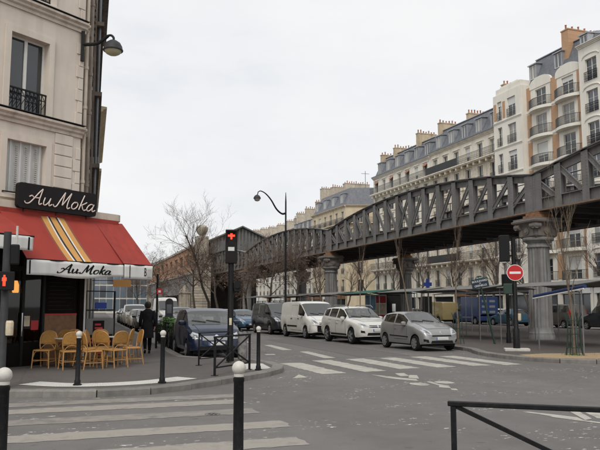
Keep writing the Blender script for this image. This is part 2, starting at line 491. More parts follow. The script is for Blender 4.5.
def paint(name, c, metal=0.0):
    """car paint outside, dark trim on the inner side of the shell"""
    m = mat(name, c, 0.38, metal=metal, coat=0.55, var=0.05, scale=3, spec=0.35, dirt=(tuple(x*0.8+0.012 for x in c), 0.35, 2.5))
    n, l = m.node_tree.nodes, m.node_tree.links
    ge = n.new('ShaderNodeNewGeometry'); d_ = n.new('ShaderNodeBsdfDiffuse'); d_.inputs['Color'].default_value = (0.03, 0.03, 0.03, 1)
    k = n.new('ShaderNodeMixShader'); l.new(ge.outputs['Backfacing'], k.inputs['Fac']); l.new(n['Principled BSDF'].outputs[0], k.inputs[1]); l.new(d_.outputs[0], k.inputs[2])
    l.new(k.outputs[0], n['Material Output'].inputs['Surface'])
    return m
def pane_glass(name, tint, f0, haze=0.0):
    """thin sheet of glass: mirrors more towards grazing view (Schlick), otherwise lets tinted light through"""
    m = bpy.data.materials.new(name); m.use_nodes = True
    n, l = m.node_tree.nodes, m.node_tree.links; n.clear()
    out = n.new('ShaderNodeOutputMaterial'); ge = n.new('ShaderNodeNewGeometry')
    dt = n.new('ShaderNodeVectorMath'); dt.operation = 'DOT_PRODUCT'; l.new(ge.outputs['Incoming'], dt.inputs[0]); l.new(ge.outputs['Normal'], dt.inputs[1])
    def math_(op, a, b):
        k = n.new('ShaderNodeMath'); k.operation = op
        for i, x in enumerate((a, b)):
            if x is None: continue
            if isinstance(x, (int, float)): k.inputs[i].default_value = x
            else: l.new(x, k.inputs[i])
        return k.outputs[0]
    c = math_('SUBTRACT', 1.0, math_('ABSOLUTE', dt.outputs['Value'], None))
    fac = math_('ADD', f0, math_('MULTIPLY', 1-f0, math_('POWER', c, 4.0)))
    t = n.new('ShaderNodeBsdfTransparent'); t.inputs['Color'].default_value = (*tint, 1)
    g = n.new('ShaderNodeBsdfGlossy'); g.inputs['Roughness'].default_value = 0.03
    d_ = n.new('ShaderNodeBsdfDiffuse'); d_.inputs['Color'].default_value = (0.30, 0.31, 0.30, 1)
    k0 = n.new('ShaderNodeMixShader'); k0.inputs['Fac'].default_value = haze; l.new(t.outputs[0], k0.inputs[1]); l.new(d_.outputs[0], k0.inputs[2])
    k = n.new('ShaderNodeMixShader'); l.new(fac, k.inputs['Fac']); l.new(k0.outputs[0], k.inputs[1]); l.new(g.outputs[0], k.inputs[2]); l.new(k.outputs[0], out.inputs['Surface'])
    M[name] = m
pane_glass('car_glass', (0.30, 0.32, 0.31), 0.12, 0.04)
pane_glass('windshield_glass', (0.62, 0.67, 0.65), 0.15, 0.05)
pane_glass('cafe_glass', (0.55, 0.55, 0.52), 0.05)
mat('seat_cloth', (0.035, 0.035, 0.038), 0.9)
mat('lit_warm', (0.6, 0.4, 0.2), 0.5, emit=((1.0, 0.55, 0.22), 2.0))
mat('tar', (0.03, 0.028, 0.027), 0.6)
paint('paint_silver', (0.30, 0.30, 0.295), 0.45)
paint('paint_white', (0.70, 0.69, 0.65))
paint('paint_pearl', (0.62, 0.61, 0.57))
paint('paint_slate', (0.024, 0.027, 0.032), 0.3)
paint('paint_blue', (0.045, 0.105, 0.17), 0.35)
paint('paint_navy', (0.006, 0.014, 0.040), 0.1)
paint('paint_brown', (0.085, 0.078, 0.068), 0.3)
paint('paint_yellow', (0.27, 0.215, 0.10))
paint('paint_truck', (0.018, 0.038, 0.115))
paint('paint_teal', (0.02, 0.07, 0.11), 0.2)
paint('paint_grey', (0.20, 0.21, 0.22), 0.3)
paint('paint_black', (0.02, 0.02, 0.022))
paint('paint_green', (0.18, 0.30, 0.16))
mat('lit_red', (0.5, 0.02, 0.01), 0.5, emit=((1.0, 0.045, 0.015), 2.2))
mat('lit_amber', (0.5, 0.25, 0.05), 0.5, emit=((1.0, 0.42, 0.10), 0.8))
mat('no_entry_red', (0.50, 0.012, 0.015), 0.4)
mat('sign_white', (0.75, 0.75, 0.74), 0.5)
mat('plaque_blue', (0.012, 0.022, 0.045), 0.35)
mat('plaque_green', (0.012, 0.045, 0.03), 0.4)
mat('concrete', (0.50, 0.48, 0.44), 0.85, var=0.15, scale=5)
mat('canvas_green', (0.018, 0.11, 0.08), 0.8, var=0.15, scale=2)
mat('canvas_blue', (0.012, 0.03, 0.10), 0.8, var=0.15, scale=2)
mat('canvas_grey', (0.19, 0.185, 0.175), 0.8, var=0.2, scale=2)
mat('galvanised', (0.21, 0.21, 0.21), 0.5, metal=0.5, var=0.15, scale=6)
mat('guard_green', (0.015, 0.04, 0.028), 0.5)
mat('coat_black', (0.014, 0.014, 0.016), 0.95, var=0.3, scale=10, spec=0.1)
mat('tights_black', (0.007, 0.007, 0.008), 0.8, spec=0.1)
mat('hair_dark', (0.02, 0.014, 0.011), 0.6)
mat('skin', (0.48, 0.26, 0.19), 0.6)
mat('shirt_grey', (0.10, 0.10, 0.12), 0.9)
mat('poster_red', (0.45, 0.03, 0.035), 0.6)
mat('poster_blue', (0.20, 0.36, 0.50), 0.6, var=0.4, scale=3)
mat('poster_cream', (0.58, 0.50, 0.36), 0.6, var=0.3, scale=4)
mat('cross_blue', (0.01, 0.045, 0.30), 0.5)
mat('bag_clear', (0.20, 0.195, 0.185), 0.3, var=0.35, scale=6, dirt=((0.06, 0.045, 0.035), 0.8, 7))
mat('globe_yellow', (0.48, 0.46, 0.30), 0.3)
mat('shop_orange', (0.55, 0.27, 0.08), 0.6)
mat('metal_teal', (0.03, 0.18, 0.17), 0.5)

# ------------------------------------------------------------------ ground, road, pavements
def sheet(name, poly, z, m):
    return MB().add([(x, y, z) for x, y in poly], [tuple(range(len(poly)))]).build(name, m, recalc=False)
struct(sheet('ground', [(-900,-900),(900,-900),(900,1600),(-900,1600)], -0.012, 'far_ground'))
struct(sheet('road', [(-70,-12),(70,-12),(70,330),(-70,330)], 0.0, 'road_asphalt'))

def offset_poly(line, d):
    out = []
    for i, p in enumerate(line):
        a = Vector(line[max(i-1, 0)]); b = Vector(line[min(i+1, len(line)-1)])
        t = (b - a).normalized()
        out.append((p[0] - t.y*d, p[1] + t.x*d))
    return out
kerb_cache = {}
def kerb_stones(parent, line, side, ymax=75, h=0.128):
    """granite kerb stones along a polyline; inside is to the left when side=+1"""
    pts = [Vector(p) for p in spline([(*p, 0) for p in line], 5)] if len(line) > 3 else [Vector((*p, 0)) for p in line]
    cum = [0]
    for a, b in zip(pts, pts[1:]): cum.append(cum[-1] + (b-a).length)
    s, k = 0.0, 0
    def at(s):
        for i in range(len(cum)-1):
            if s <= cum[i+1]:
                t = (s-cum[i]) / max(1e-6, cum[i+1]-cum[i]); return pts[i].lerp(pts[i+1], t)
        return pts[-1]
    while s < cum[-1] - 0.2:
        a = at(s)
        ln = 1.0
        p = at(s + ln*0.5); d = (at(s+ln) - a)
        if p.y < ymax and p.y > 8 and -4 < p.x < 46 and d.length > 0.1:
            key = 'kerb_stone'
            if key not in kerb_cache:
                mb = MB(); c = 0.02
                prof = [(-0.15, -0.06), (-0.15, h-c), (-0.15+c, h), (0.15-c, h), (0.15, h-c), (0.15, -0.06)]
                mb.grid([[(x, y, z) for y, z in prof] for x in (-0.492, 0.492)])
                mb.add([(-0.492, y, z) for y, z in prof], [(0,1,2,3,4,5)]); mb.add([(0.492, y, z) for y, z in prof], [(5,4,3,2,1,0)])
                kerb_cache[key] = mb.mesh(key, 'granite')
            nrm = Vector((-d.y, d.x, 0)).normalized() * (0.15 * side)
            o = obj('kerb_stone', kerb_cache[key], parent, (p.x + nrm.x, p.y + nrm.y, (k % 3) * 0.0025 - 0.002), math.atan2(d.y, d.x))
            o.scale.x = d.length * (1.0 if d.length > 0.97 else 0.99)
        s += ln; k += 1

cafe_kerb = [(-4,14.75),(-2.2,14.6),(-0.6,14.25),(0.9,13.75),(2.1,13.95),(3.5,14.95),(4.6,15.95),(5.35,16.8),(5.8,17.7),(5.95,18.7),(5.85,19.8),
             (5.4,20.7),(4.7,21.3),(4.2,22.0),(4.05,23.0),(4.55,33),(5.1,46),(5.9,64.7),(6.6,80)]
p = struct(MB().prism(offset_poly(cafe_kerb, 0.04) + [(14,200),(-40,200),(-40,15.2)], -0.06, 0.12).build('pavement', 'pavement_asphalt', recalc=True))
kerb_stones(p, cafe_kerb, 1)
med_kerb = [(15.0,200),(14.75,60),(14.75,30),(14.9,25),(14.75,23),(14.2,21.6),(13.85,20.3),(13.8,18.7),(14.2,17.4),(15.2,16.55),(17,16.1),(20,16.0),(33,16.0)]
p = struct(MB().prism(offset_poly(med_kerb, 0.04) + [(34,17),(34,200)], -0.06, 0.12).build('median', 'platform_asphalt'))
kerb_stones(p, med_kerb[1:], 1, 64)
p = struct(MB().prism([(41.0,250),(41.0,18),(60,18),(60,250)], -0.06, 0.12).build('far_pavement', 'pavement_asphalt'))
kerb_stones(p, [(41,75),(41,40)], 1, 80)
struct(MB().prism([(-12,-8),(13,-8),(10,1.5),(6,5.0),(2.6,7.05),(-12,7.3)], -0.06, 0.12).build('near_pavement', 'pavement_asphalt'))

# repairs in the road surface: rectangular patches with tarred edges
def patch(poly, m):
    o = struct(sheet('asphalt_patch', poly, 0.0016, m))
    for a, b in zip(poly, poly[1:] + poly[:1]):
        mb = MB(); mb.bar((*a, 0.002), (*b, 0.002), 0.035, 0.002); mb.build('tar_seam', 'tar', o)
patch([(9.6,9.3),(16.0,9.6),(16.0,10.7),(9.6,10.5)], 'patch_pale')
patch([(9.7,21.5),(11.6,21.6),(12.0,34.0),(10.3,34.0)], 'patch_dark')
patch([(5.9,24.5),(7.4,24.5),(8.0,44.0),(6.7,44.0)], 'patch_pale')

# painted markings, each a thin film 4 mm above the road
PZ = 0.004
MARKS = {k: thing(nm, lb, 'road marking') for k, nm, lb in [
    ('far', 'zebra_crossing', 'pale zebra crossing stripes in front of the small silver hatchback'),
    ('near', 'zebra_crossing', 'worn grey zebra crossing stripes at the bottom left corner'),
    ('lane', 'lane_line', 'white dashed lane line running up the middle of the boulevard'),
    ('cycle', 'cycle_lane_line', 'small white dashes and triangle of the cycle lane by the corner kerb'),
    ('arrow', 'road_arrow', 'white painted arrow between the zebra crossing and the bicycle symbol'),
    ('bike', 'bicycle_symbol', 'white painted bicycle symbol in the middle of the junction'),
    ('arrow2', 'road_arrow', 'white painted arrow seen through the barrier at bottom right')]}
def mark(name, poly, m='road_paint', z=PZ, on='far'):
    if not isinstance(poly[0], (list, tuple)): x0, x1, y0, y1 = poly; poly = [(x0,y0),(x1,y0),(x1,y1),(x0,y1)]
    out = []                                # ragged, chipped edges
    for (xa, ya), (xb, yb) in zip(poly, list(poly[1:]) + [poly[0]]):
        n = max(1, int(math.hypot(xb-xa, yb-ya)/0.12))
        for k in range(n):
            j = (0.016 if k else 0.006) if len(poly) == 4 and 'stripe' in name else 0.004
            out.append((lerp(xa,xb,k/n)+random.gauss(0,j), lerp(ya,yb,k/n)+random.gauss(0,j)))
    MB().add([(x, y, z) for x, y in out], [tuple(range(len(out)))]).build(name, m, MARKS[on], recalc=False)
for x0, x1, y0, y1 in [(6.4,7.08,16.45,19.9),(7.66,8.32,16.65,20.6),(8.88,9.56,17.1,20.8),(10.07,10.72,17.15,20.85),(11.3,11.92,17.25,21.0),(12.35,12.95,17.2,20.9)]:
    mark('crossing_stripe', [(x0,y0),(x1,y0+0.05),(x1,y1+0.08),(x0,y1)])
for yc, x1, m in [(8.5,3.05,'grey_paint'),(9.80,3.25,'grey_paint'),(11.15,3.2,'worn_paint'),(12.3,3.3,'grey_paint'),(13.12,3.4,'worn_paint')]:
    mark('crossing_stripe', (-9.0, x1, yc-0.27, yc+0.27), m, on='near')
for y0, y1 in [(21.4,24.8),(25.8,29.4),(31.5,34.5),(37,40),(43,46),(50,53)]:
    mark('lane_dash', [(8.42,y0),(8.82,y0),(9.1,y1),(8.75,y1)], on='lane')
for y0 in (23.4, 27.5, 31.8): mark('cycle_dash', [(7.05,y0),(7.4,y0),(7.5,y0+0.5),(7.15,y0+0.5)], on='cycle')
mark('triangle_mark', [(5.4,15.75),(5.8,15.8),(5.85,16.6)], on='cycle')
mark('arrow_shaft', [(7.50,15.95),(7.62,15.72),(7.80,15.1),(8.02,14.62),(7.88,14.25),(7.66,14.6),(7.50,15.1)], on='arrow')
mark('arrow_wing', [(8.20,16.05),(8.46,16.05),(8.24,15.35),(7.98,15.30)], on='arrow')
mark('arrow_wing', [(8.34,15.55),(8.50,15.45),(8.12,14.66),(7.98,14.9)], on='arrow')
def disc(cx, cy, rx, ry, n=22): return [(cx + rx*math.cos(2*math.pi*k/n), cy + ry*math.sin(2*math.pi*k/n)) for k in range(n)]
mark('bicycle_wheel', disc(7.58, 13.67, 0.19, 0.28), on='bike')
mark('bicycle_wheel', disc(8.27, 13.80, 0.20, 0.26), on='bike')
mark('bicycle_frame', [(7.96,14.05),(8.08,14.02),(7.96,13.55),(8.03,13.22),(7.82,12.80),(7.68,13.05),(7.84,13.3)], on='bike')
mark('bicycle_frame', [(7.78,12.76),(7.88,12.68),(7.76,12.42),(7.67,12.52)], on='bike')
mark('arrow_shaft', [(7.16,9.60),(7.28,9.56),(7.60,8.86),(7.50,8.58),(7.34,8.86)], on='arrow2')
mark('arrow_wing', [(8.02,9.62),(8.16,9.56),(7.70,8.66),(7.52,8.60)], z=PZ+0.0006, on='arrow2')
mark('edge_line', [(7.22,9.06),(7.29,9.02),(7.62,8.3),(7.54,8.2)], z=PZ+0.0012, on='arrow2')
mark('arrow_wing', [(8.05,9.2),(8.35,9.2),(7.92,8.6),(7.82,8.68)], on='arrow2')

# tactile strip at the kerb: slab with rows of studs
tp = spline([(-0.55,15.25,0),(0.2,14.62,0),(1.1,14.42,0),(2.1,14.62,0),(3.05,15.25,0)], 8)
mb = MB(); rows = []
for i, q in enumerate(tp):
    t = (tp[min(i+1,len(tp)-1)] - tp[max(i-1,0)]).normalized(); nn = Vector((-t.y, t.x, 0))
    rows.append([q, q + nn*0.62])
mb.grid([[(a.x,a.y,0.127),(b.x,b.y,0.127)] for a, b in rows])
ts = mb.build('tactile_strip', 'tactile_white', recalc=False); tag(ts, 'white studded tactile strip along the kerb in front of the café', 'tactile strip')
mb = MB()
for i in range(len(rows)-1):
    a0, b0 = rows[i]; a1, b1 = rows[i+1]
    for u in (0.25, 0.75):
        for v in (0.08, 0.22, 0.36, 0.5, 0.64, 0.78, 0.92):
            c = a0.lerp(a1, u).lerp(b0.lerp(b1, u), v)
            mb.lathe([(0.014,0.127),(0.009,0.132)], 6, (c.x, c.y, 0))
stuff(mb.build('stud', 'tactile_white', ts))
MB().prism([(4.55,16.85),(5.3,17.1),(5.5,18.6),(5.0,18.7)], 0.119, 0.126).build('tactile_slab', 'tactile_white', ts)

# manhole covers
for x, y, r, lb in [(7.95,7.25,0.3,'round iron manhole cover on the road by the corner barrier'),(2.45,11.0,0.12,'small round iron valve cover between the near zebra stripes')]:
    mb = MB(); mb.lathe([(r,0.0005),(r,0.006),(r*0.93,0.007),(r*0.9,0.003),(r*0.2,0.004)], 24, (x,y,0))
    for k in range(6):
        a = k*math.pi/3; mb.box(x+math.cos(a)*r*0.5-0.02, x+math.cos(a)*r*0.5+0.02, y+math.sin(a)*r*0.5-0.02, y+math.sin(a)*r*0.5+0.02, 0.003, 0.008)
    tag(mb.build('manhole_cover', 'iron_grey'), lb, 'manhole cover')

# tree pit of tan gravel
pit = [(13.95,18.2),(14.4,17.5),(15.3,16.95),(17.2,16.5),(19.5,16.45),(19.3,18.6),(17,18.95),(15.3,19.3),(14.2,19.1)]
struct(MB().prism(pit, 0.10, 0.132).build('gravel_bed', 'gravel_tan'))

# ------------------------------------------------------------------ facades and windows
def wall_mesh(mb, u0, u1, z0, z1, ops, depth=0.22, y=0.0, mi=0):
    """wall in the frame of mb.M with real openings and reveals; outward is -y"""
    us = sorted({u0, u1, *[a for o in ops for a in o[:2]]}); zs = sorted({z0, z1, *[a for o in ops for a in o[2:4]]})
    us = [u for u in us if u0 <= u <= u1]; zs = [z for z in zs if z0 <= z <= z1]
    for a, b in zip(us, us[1:]):
        run = None
        for c, d in zip(zs, zs[1:]):
            um, zm = (a+b)/2, (c+d)/2
            hole = any(o[0] < um < o[1] and o[2] < zm < o[3] for o in ops)
            if hole:
                if run: mb.add([(a,y,run[0]),(b,y,run[0]),(b,y,run[1]),(a,y,run[1])], [(0,1,2,3)], mi); run = None
            else:
                run = (run[0], d) if run else (c, d)
        if run: mb.add([(a,y,run[0]),(b,y,run[0]),(b,y,run[1]),(a,y,run[1])], [(0,1,2,3)], mi)
    for a, b, c, d in [o[:4] for o in ops]:
        e = y + depth
        mb.add([(a,y,c),(b,y,c),(b,y,d),(a,y,d),(a,e,c),(b,e,c),(b,e,d),(a,e,d)], [(0,4,5,1),(1,5,6,2),(2,6,7,3),(3,7,4,0)], mi)
wcache = {}
def window(parent, M4, uc, z0, w, h, y=0.16, kind='casement', glass=None, fm='window_white', rot=0):
    """window > pane, in frame M4 of its building"""
    key = (round(w,3), round(h,3), kind, fm)
    if key not in wcache:
        f, g = MB(), MB()
        t = 0.055
        f.box(-w/2, -w/2+t, 0, 0.06, 0, h); f.box(w/2-t, w/2, 0, 0.06, 0, h)
        f.box(-w/2+t, w/2-t, 0, 0.06, 0, t); f.box(-w/2+t, w/2-t, 0, 0.06, h-t, h)
        if kind in ('casement', 'french'):
            f.box(-0.045, 0.045, -0.01, 0.06, t, h-t)
            for s in (-1, 1):
                x0, x1 = sorted((s*0.045, s*(w/2-t)))
                if kind == 'french':
                    for q in (0.3, 0.65): f.box(x0, x1, 0.008, 0.05, h*q-0.015, h*q+0.015)
                g.box(x0, x1, 0.025, 0.035, t, h-t)
        elif kind == 'shop':
            g.box(-w/2+t, w/2-t, 0.025, 0.035, t, h-t)
        wcache[key] = (f.mesh('window', fm), {gl: g.mesh('pane', gl) for gl in ('glass_dark', 'glass_mid', 'glass_curtain', 'glass_blue')})
    fme, gm = wcache[key]
    p = M4 @ Vector((uc, y, z0))
    rz = math.atan2(M4[1][0], M4[0][0]) + rot
    o = obj('window', fme, parent, p, rz)
    obj('pane', gm[glass or random.choice(['glass_dark','glass_dark','glass_mid','glass_curtain'])], o)
    if kind in ('casement','french') and glass is None and random.random() < 0.22:
        q = random.choice((0.25, 0.4, 0.6))
        bk_ = ('blind', round(w,3), round(h,3), q)
        if bk_ not in wcache: wcache[bk_] = MB().box(-w/2+0.02, w/2-0.02, -0.035, -0.012, h*(1-q), h-0.02).mesh('roller_blind', 'shutter_pale')
        obj('roller_blind', wcache[bk_], o)
    return o
rcache = {}
def railing(parent, M4, uc, z0, w, y, h=0.95, m='iron_black', dense=0.13, ret=0.0, name='railing'):
    """iron railing panel; ret = depth of side returns"""
    key = (round(w,2), h, m, dense, round(ret,2))
    if key not in rcache:
        b = MB()
        b.box(-w/2, w/2, -0.025, 0.025, h-0.04, h); b.box(-w/2, w/2, -0.015, 0.015, 0.07, 0.095); b.box(-w/2, w/2, -0.012, 0.012, h-0.2, h-0.18)
        n = max(2, int(w/dense))
        for i in range(n+1):
            x = -w/2 + 0.012 + (w-0.024)*i/n
            b.box(x-0.011, x+0.011, -0.011, 0.011, 0.0, h-0.03)
            if i < n:
                xm = x + (w-0.024)/n/2
                b.bar((x, 0, 0.2), (x+(w-0.024)/n, 0, 0.42), 0.014, 0.014); b.bar((x+(w-0.024)/n, 0, 0.42), (x, 0, 0.64), 0.014, 0.014)
        if ret:
            for s in (-1, 1):
                x = s*(w/2-0.02)
                b.box(x-0.02, x+0.02, 0.025, ret, h-0.04, h); b.box(x-0.012, x+0.012, 0.025, ret, 0.07, 0.095)
                for i in range(1, max(2, int(ret/dense))): b.box(x-0.011, x+0.011, i*dense-0.011, i*dense+0.011, 0, h-0.03)
        rcache[key] = b.mesh(name, m)
    return obj(name, rcache[key], parent, M4 @ Vector((uc, y, z0)), math.atan2(M4[1][0], M4[0][0]))
def band(mb, u0, u1, z, prof, y=0.0):
    """moulding: profile [(out, dz)] swept along the wall"""
    rows = [[(u, y-o, z+dz) for o, dz in prof] for u in (u0, u1)]
    mb.grid(rows)
    for u in (u0, u1): mb.add([(u, y-o, z+dz) for o, dz in prof] , [tuple(range(len(prof)))])
CORN = [(0.0,-0.02),(0.05,-0.02),(0.05,0.06),(0.11,0.10),(0.11,0.16),(0.18,0.21),(0.18,0.27),(0.02,0.31),(0.0,0.31)]

# ------------------------------------------------------------------ café building on the corner
CX, CY = 0.859, 20.913
DC = (0.808, 0.589)
cafe = thing('corner_building', 'beige rendered corner apartment building above the red café awnings', 'building', (CX, CY, 0))
FC = frame((0,0), DC)                       # splayed corner front, x runs left to right
FB = frame((-0.28*DC[0],-0.28*DC[1]), (0.055, 1.0))             # boulevard front, seen almost edge on
FL = frame((-5.4*DC[0], -5.4*DC[1]), (0.05, 1.0))
wins = [(-2.60,-1.42,4.62,6.02,'shutter'), (-2.62,-1.45,6.84,8.92,'french'), (-2.62,-1.45,10.08,12.2,'french'), (-5.0,-3.85,4.62,6.02,'shutter'), (-5.0,-3.85,6.84,8.92,'french'), (-5.0,-3.85,10.08,12.2,'french')]
mb = MB(FC); wall_mesh(mb, -5.4, -0.28, 4.3, 15.2, wins, 0.28)
mb.M = FB
bw = [(u, u+1.1, z, z+2.0) for u in (1.6, 4.2, 6.8) for z in (6.84, 10.08)]
wall_mesh(mb, 0.0, 9.0, 0.0, 15.2, bw + [(0.8, 8.4, 0.3, 3.0)], 0.25)
mb.M = Matrix()
c0 = FC @ Vector((-5.4,0,0)); c1 = FB @ Vector((9,0,0))
back = [(c0.x, c0.y), (c0.x-2, c0.y-1), (c0.x-2.5, c0.y+14), (c1.x-6, c1.y+0.5), (c1.x, c1.y)]
for a, b in zip(back, back[1:]): mb.add([(a[0],a[1],0),(b[0],b[1],0),(b[0],b[1],15.2),(a[0],a[1],15.2)], [(0,1,2,3)])
mb.add([(-0.28*DC[0],-0.28*DC[1],15.2)] + [(x,y,15.2) for x,y in reversed(back)], [tuple(range(6))])
mb.build('wall', 'render_beige', cafe)
for u0, u1, z0, z1, k in wins:
    # raised surround
    s = MB(FC); t, pr = 0.17, 0.045
    s.box(u0-t, u0, -pr, -0.001, z0-0.05, z1+t); s.box(u1, u1+t, -pr, -0.001, z0-0.05, z1+t); s.box(u0, u1, -pr, -0.001, z1, z1+t)
    s.box(u0-t-0.05, u1+t+0.05, -0.10, -0.001, z0-0.15, z0-0.05)
    s.build('window_surround', 'render_beige', cafe)
    if k == 'french':
        window(cafe, FC, (u0+u1)/2, z0, u1-u0, z1-z0, 0.2, 'casement', 'glass_dark')
        railing(cafe, FC, (u0+u1)/2, z0-0.04, u1-u0-0.02, 0.03, 0.66, dense=0.12)
    else:
        n = 8; w = (u1-u0)/n
        for i in range(n):                                   # folding metal shutter leaves with louvres
            a = u0 + w*i; s = MB(FC); ya, yb = (0.10, 0.15) if i % 2 else (0.15, 0.10)
            s.add([(a,ya,z0),(a+w,yb,z0),(a+w,yb,z1),(a,ya,z1)], [(0,1,2,3)])
            if i % 2 == 0:
                for q in range(22):
                    zq = z0+0.08+q*(z1-z0-0.16)/22
                    ym = (ya+yb)/2; s.box(a+w*0.32, a+w*0.68, ym-0.030, ym-0.008, zq, zq+0.026)
            else:
                s.box(a+w*0.05, a+w*0.35, (ya*0.8+yb*0.2)-0.028, (ya*0.8+yb*0.2)-0.004, z0, z1)
            s.build('shutter_leaf', 'shutter_grey' if i % 2 == 0 else 'shutter_pale', cafe, recalc=False)
        s = MB(FC); s.box(u0-0.12, u1+0.05, -0.12, -0.09, z0-0.02, z0+0.01); s.box(u0-0.1, u0-0.06, -0.1, 0.0, z0-0.02, z0+0.01); s.box(u1, u1+0.04, -0.1, 0.0, z0-0.02, z0+0.01); s.build('sill_rail', 'iron_black', cafe)
for z in (6.50, 9.62, 13.0):
    mb = MB(FC); band(mb, -5.4, -0.25, z, CORN); mb.M = FB; band(mb, 0.0, 9.0, z, CORN); mb.build('string_course', 'trim_beige', cafe)
    mb = MB(FC); mb.box(-5.4, -0.23, -0.20, 0.0, z+0.312, z+0.325); mb.build('lead_flashing', 'iron_grey', cafe)
for i in range(6):
    z = 4.62 + i*0.31
    MB(FC).box(-1.14, -0.56, -0.035, 0.0, z+0.012, z+0.298).build('stone_course', 'render_beige', cafe, bevel=0.012)
for i in range(30):
    z = 4.45 + i*0.345
    if any(abs(z+0.17-c-0.15) < 0.33 for c in (6.5, 9.62, 13.0)): continue
    mb = MB(FC); w = 0.24 if i % 2 else 0.16
    mb.box(-w-0.28, -0.281, -0.03, 0.0, z+0.008, z+0.337); mb.build('quoin', 'render_beige', cafe, bevel=0.01)
# boulevard side: pipes, brackets, window surrounds that stand out past the edge
for (u, r, y, m) in [(0.16, 0.05, -0.09, 'trim_beige'), (0.46, 0.04, -0.10, 'dark_soot'), (0.75, 0.055, -0.20, 'sooty_stone')]:
    mb = MB(FB); mb.tube([(u,y,4.4),(u,y,15)], r, 8)
    for z in (5.2,7.4,8.6,10.8,12.2,13.8): mb.tube([(u,y,z),(u,y,z+0.09)], r*1.35, 8)
    mb.build('drainpipe', m, cafe, smooth=40)
cb = MB(FB); pts = [(0.3,-0.03,12.9)] + [(0.3+0.05*math.sin(i*1.7), -0.07-0.03*math.sin(i*2.3), 12.9-i*0.42) for i in range(1, 20)]
cb.tube(pts, 0.018, 5); cb.build('cable', 'iron_black', cafe)
for z0, z1 in [(6.84, 8.84), (10.08, 12.08)]:
    for u in (1.6, 4.2, 6.8):
        s = MB(FB); s.box(u-0.2, u, -0.10, 0.0, z0, z1+0.2); s.box(u+1.1, u+1.3, -0.10, 0.0, z0, z1+0.2); s.box(u, u+1.1, -0.1, 0.0, z1, z1+0.2); s.box(u-0.25, u+1.35, -0.22, 0.0, z0-0.16, z0-0.03)
        s.build('window_surround', 'sooty_stone', cafe)
        window(cafe, FB, u+0.55, z0, 1.1, 2.0, 0.18, 'casement')
        railing(cafe, FB, u+0.55, z0, 1.3, -0.2, 0.8)
for u, z0, z1 in [(0.95,4.5,6.4),(0.95,6.9,9.5),(0.95,10.1,12.9)]:
    MB(FB).box(u, u+0.35, -0.13, 0.0, z0, z1).build('pilaster', 'sooty_stone', cafe)
mb = MB(FB)
for i in range(26): mb.box(1.3, 1.7, -0.30+0.008*(i%2), -0.0, 9.95+i*0.2, 10.06+i*0.2)
mb.box(1.3, 1.7, -0.16, 0.0, 9.9, 15.2); mb.build('carved_bracket', 'dark_soot', cafe)

# next buildings along the left side of the boulevard
def left_house(name, label, y0, y1, x0, h, m, proj, rows):
    r = thing(name, label, 'building', (x0, y0, 0))
    F = frame((0,0), (0.05, 1.0)); L = y1-y0
    ops = [(u, u+1.1, z, z+2.0) for u in [1.2+2.6*i for i in range(int((L-1.5)/2.6))] for z in rows]
    mb = MB(F); wall_mesh(mb, 0, L, 0, h, ops, 0.2)
    mb.add([(0,0,0),(0,8,0),(0,8,h),(0,0,h)], [(0,1,2,3)]); mb.add([(L,0,0),(L,8,0),(L,8,h),(L,0,h)], [(0,1,2,3)]); mb.add([(0,0,h),(L,0,h),(L,8,h),(0,8,h)], [(0,1,2,3)]); mb.add([(0,8,0),(L,8,0),(L,8,h),(0,8,h)], [(0,1,2,3)])
    mb.build('wall', m, r)
    for o in ops:
        window(r, F, (o[0]+o[1])/2, o[2], 1.1, 2.0, 0.15, 'casement')
        railing(r, F, (o[0]+o[1])/2, o[2], 1.3, -0.12, 0.85)
    c = MB(F); band(c, -0.05, L+0.05, h-0.3, [(a*3, b*1.6) for a, b in CORN]); c.build('cornice', m, r)
    for z in rows[1:]:
        c = MB(F); c.box(0.0, L, -proj, 0.0, z-0.25, z-0.08); c.build('balcony', m, r)
    p = MB(F); p.tube([(0.3,-0.12,0.2),(0.3,-0.12,h)], 0.06, 8); p.build('drainpipe', 'zinc_dark', r)
    return r
left_house('apartment_building', 'soot dark narrow building next beyond the café corner, seen almost edge on', 30.1, 43, 1.42, 17.5, 'dark_soot', 0.30, [4.6,7.7,10.8,13.9])
left_house('apartment_building', 'lower buff building past the soot dark one on the left', 43.2, 60, 2.25, 13.6, 'ochre_render', 0.34, [4.2,7.2,10.0])
left_house('apartment_building', 'far stone building low at the left end of the pavement', 60.3, 100, 3.0, 12, 'cream_stone', 0.4, [4.2,7.2])

# ---- lettering drawn as pen strokes: 'Au Moka'
AU_MOKA = [
 [(-.30,.10),(-.18,-.02),(.0,.02),(.16,.3),(.34,.72),(.50,1.0)], [(.50,1.0),(.50,.6),(.52,.2),(.60,.0),(.72,.08)], [(-.12,.42),(.02,.50),(.16,.40),(.52,.40)],
 [(.80,.48),(.80,.2),(.86,.02),(.98,.03),(1.10,.22),(1.15,.48)], [(1.15,.48),(1.14,.16),(1.20,.0),(1.34,.10)],
 [(1.40,.14),(1.50,.0),(1.64,.06),(1.76,.5),(1.90,1.0)], [(1.90,1.0),(1.92,.5),(1.96,.14)], [(1.96,.14),(2.12,.55),(2.30,1.0)], [(2.30,1.0),(2.26,.5),(2.28,.12),(2.36,-.03),(2.48,.05)],
 [(2.80,.46),(2.66,.44),(2.56,.26),(2.60,.06),(2.74,.0),(2.88,.12),(2.92,.32),(2.82,.46),(2.70,.42)],
 [(3.16,1.0),(3.12,.6),(3.08,.0)], [(3.46,.55),(3.30,.42),(3.12,.30)], [(3.18,.34),(3.30,.12),(3.42,.0),(3.54,.06)],
 [(3.94,.42),(3.80,.48),(3.64,.36),(3.58,.14),(3.68,.0),(3.82,.06),(3.94,.28),(3.98,.47)], [(3.98,.47),(3.94,.14),(4.02,.0),(4.16,.10)]]
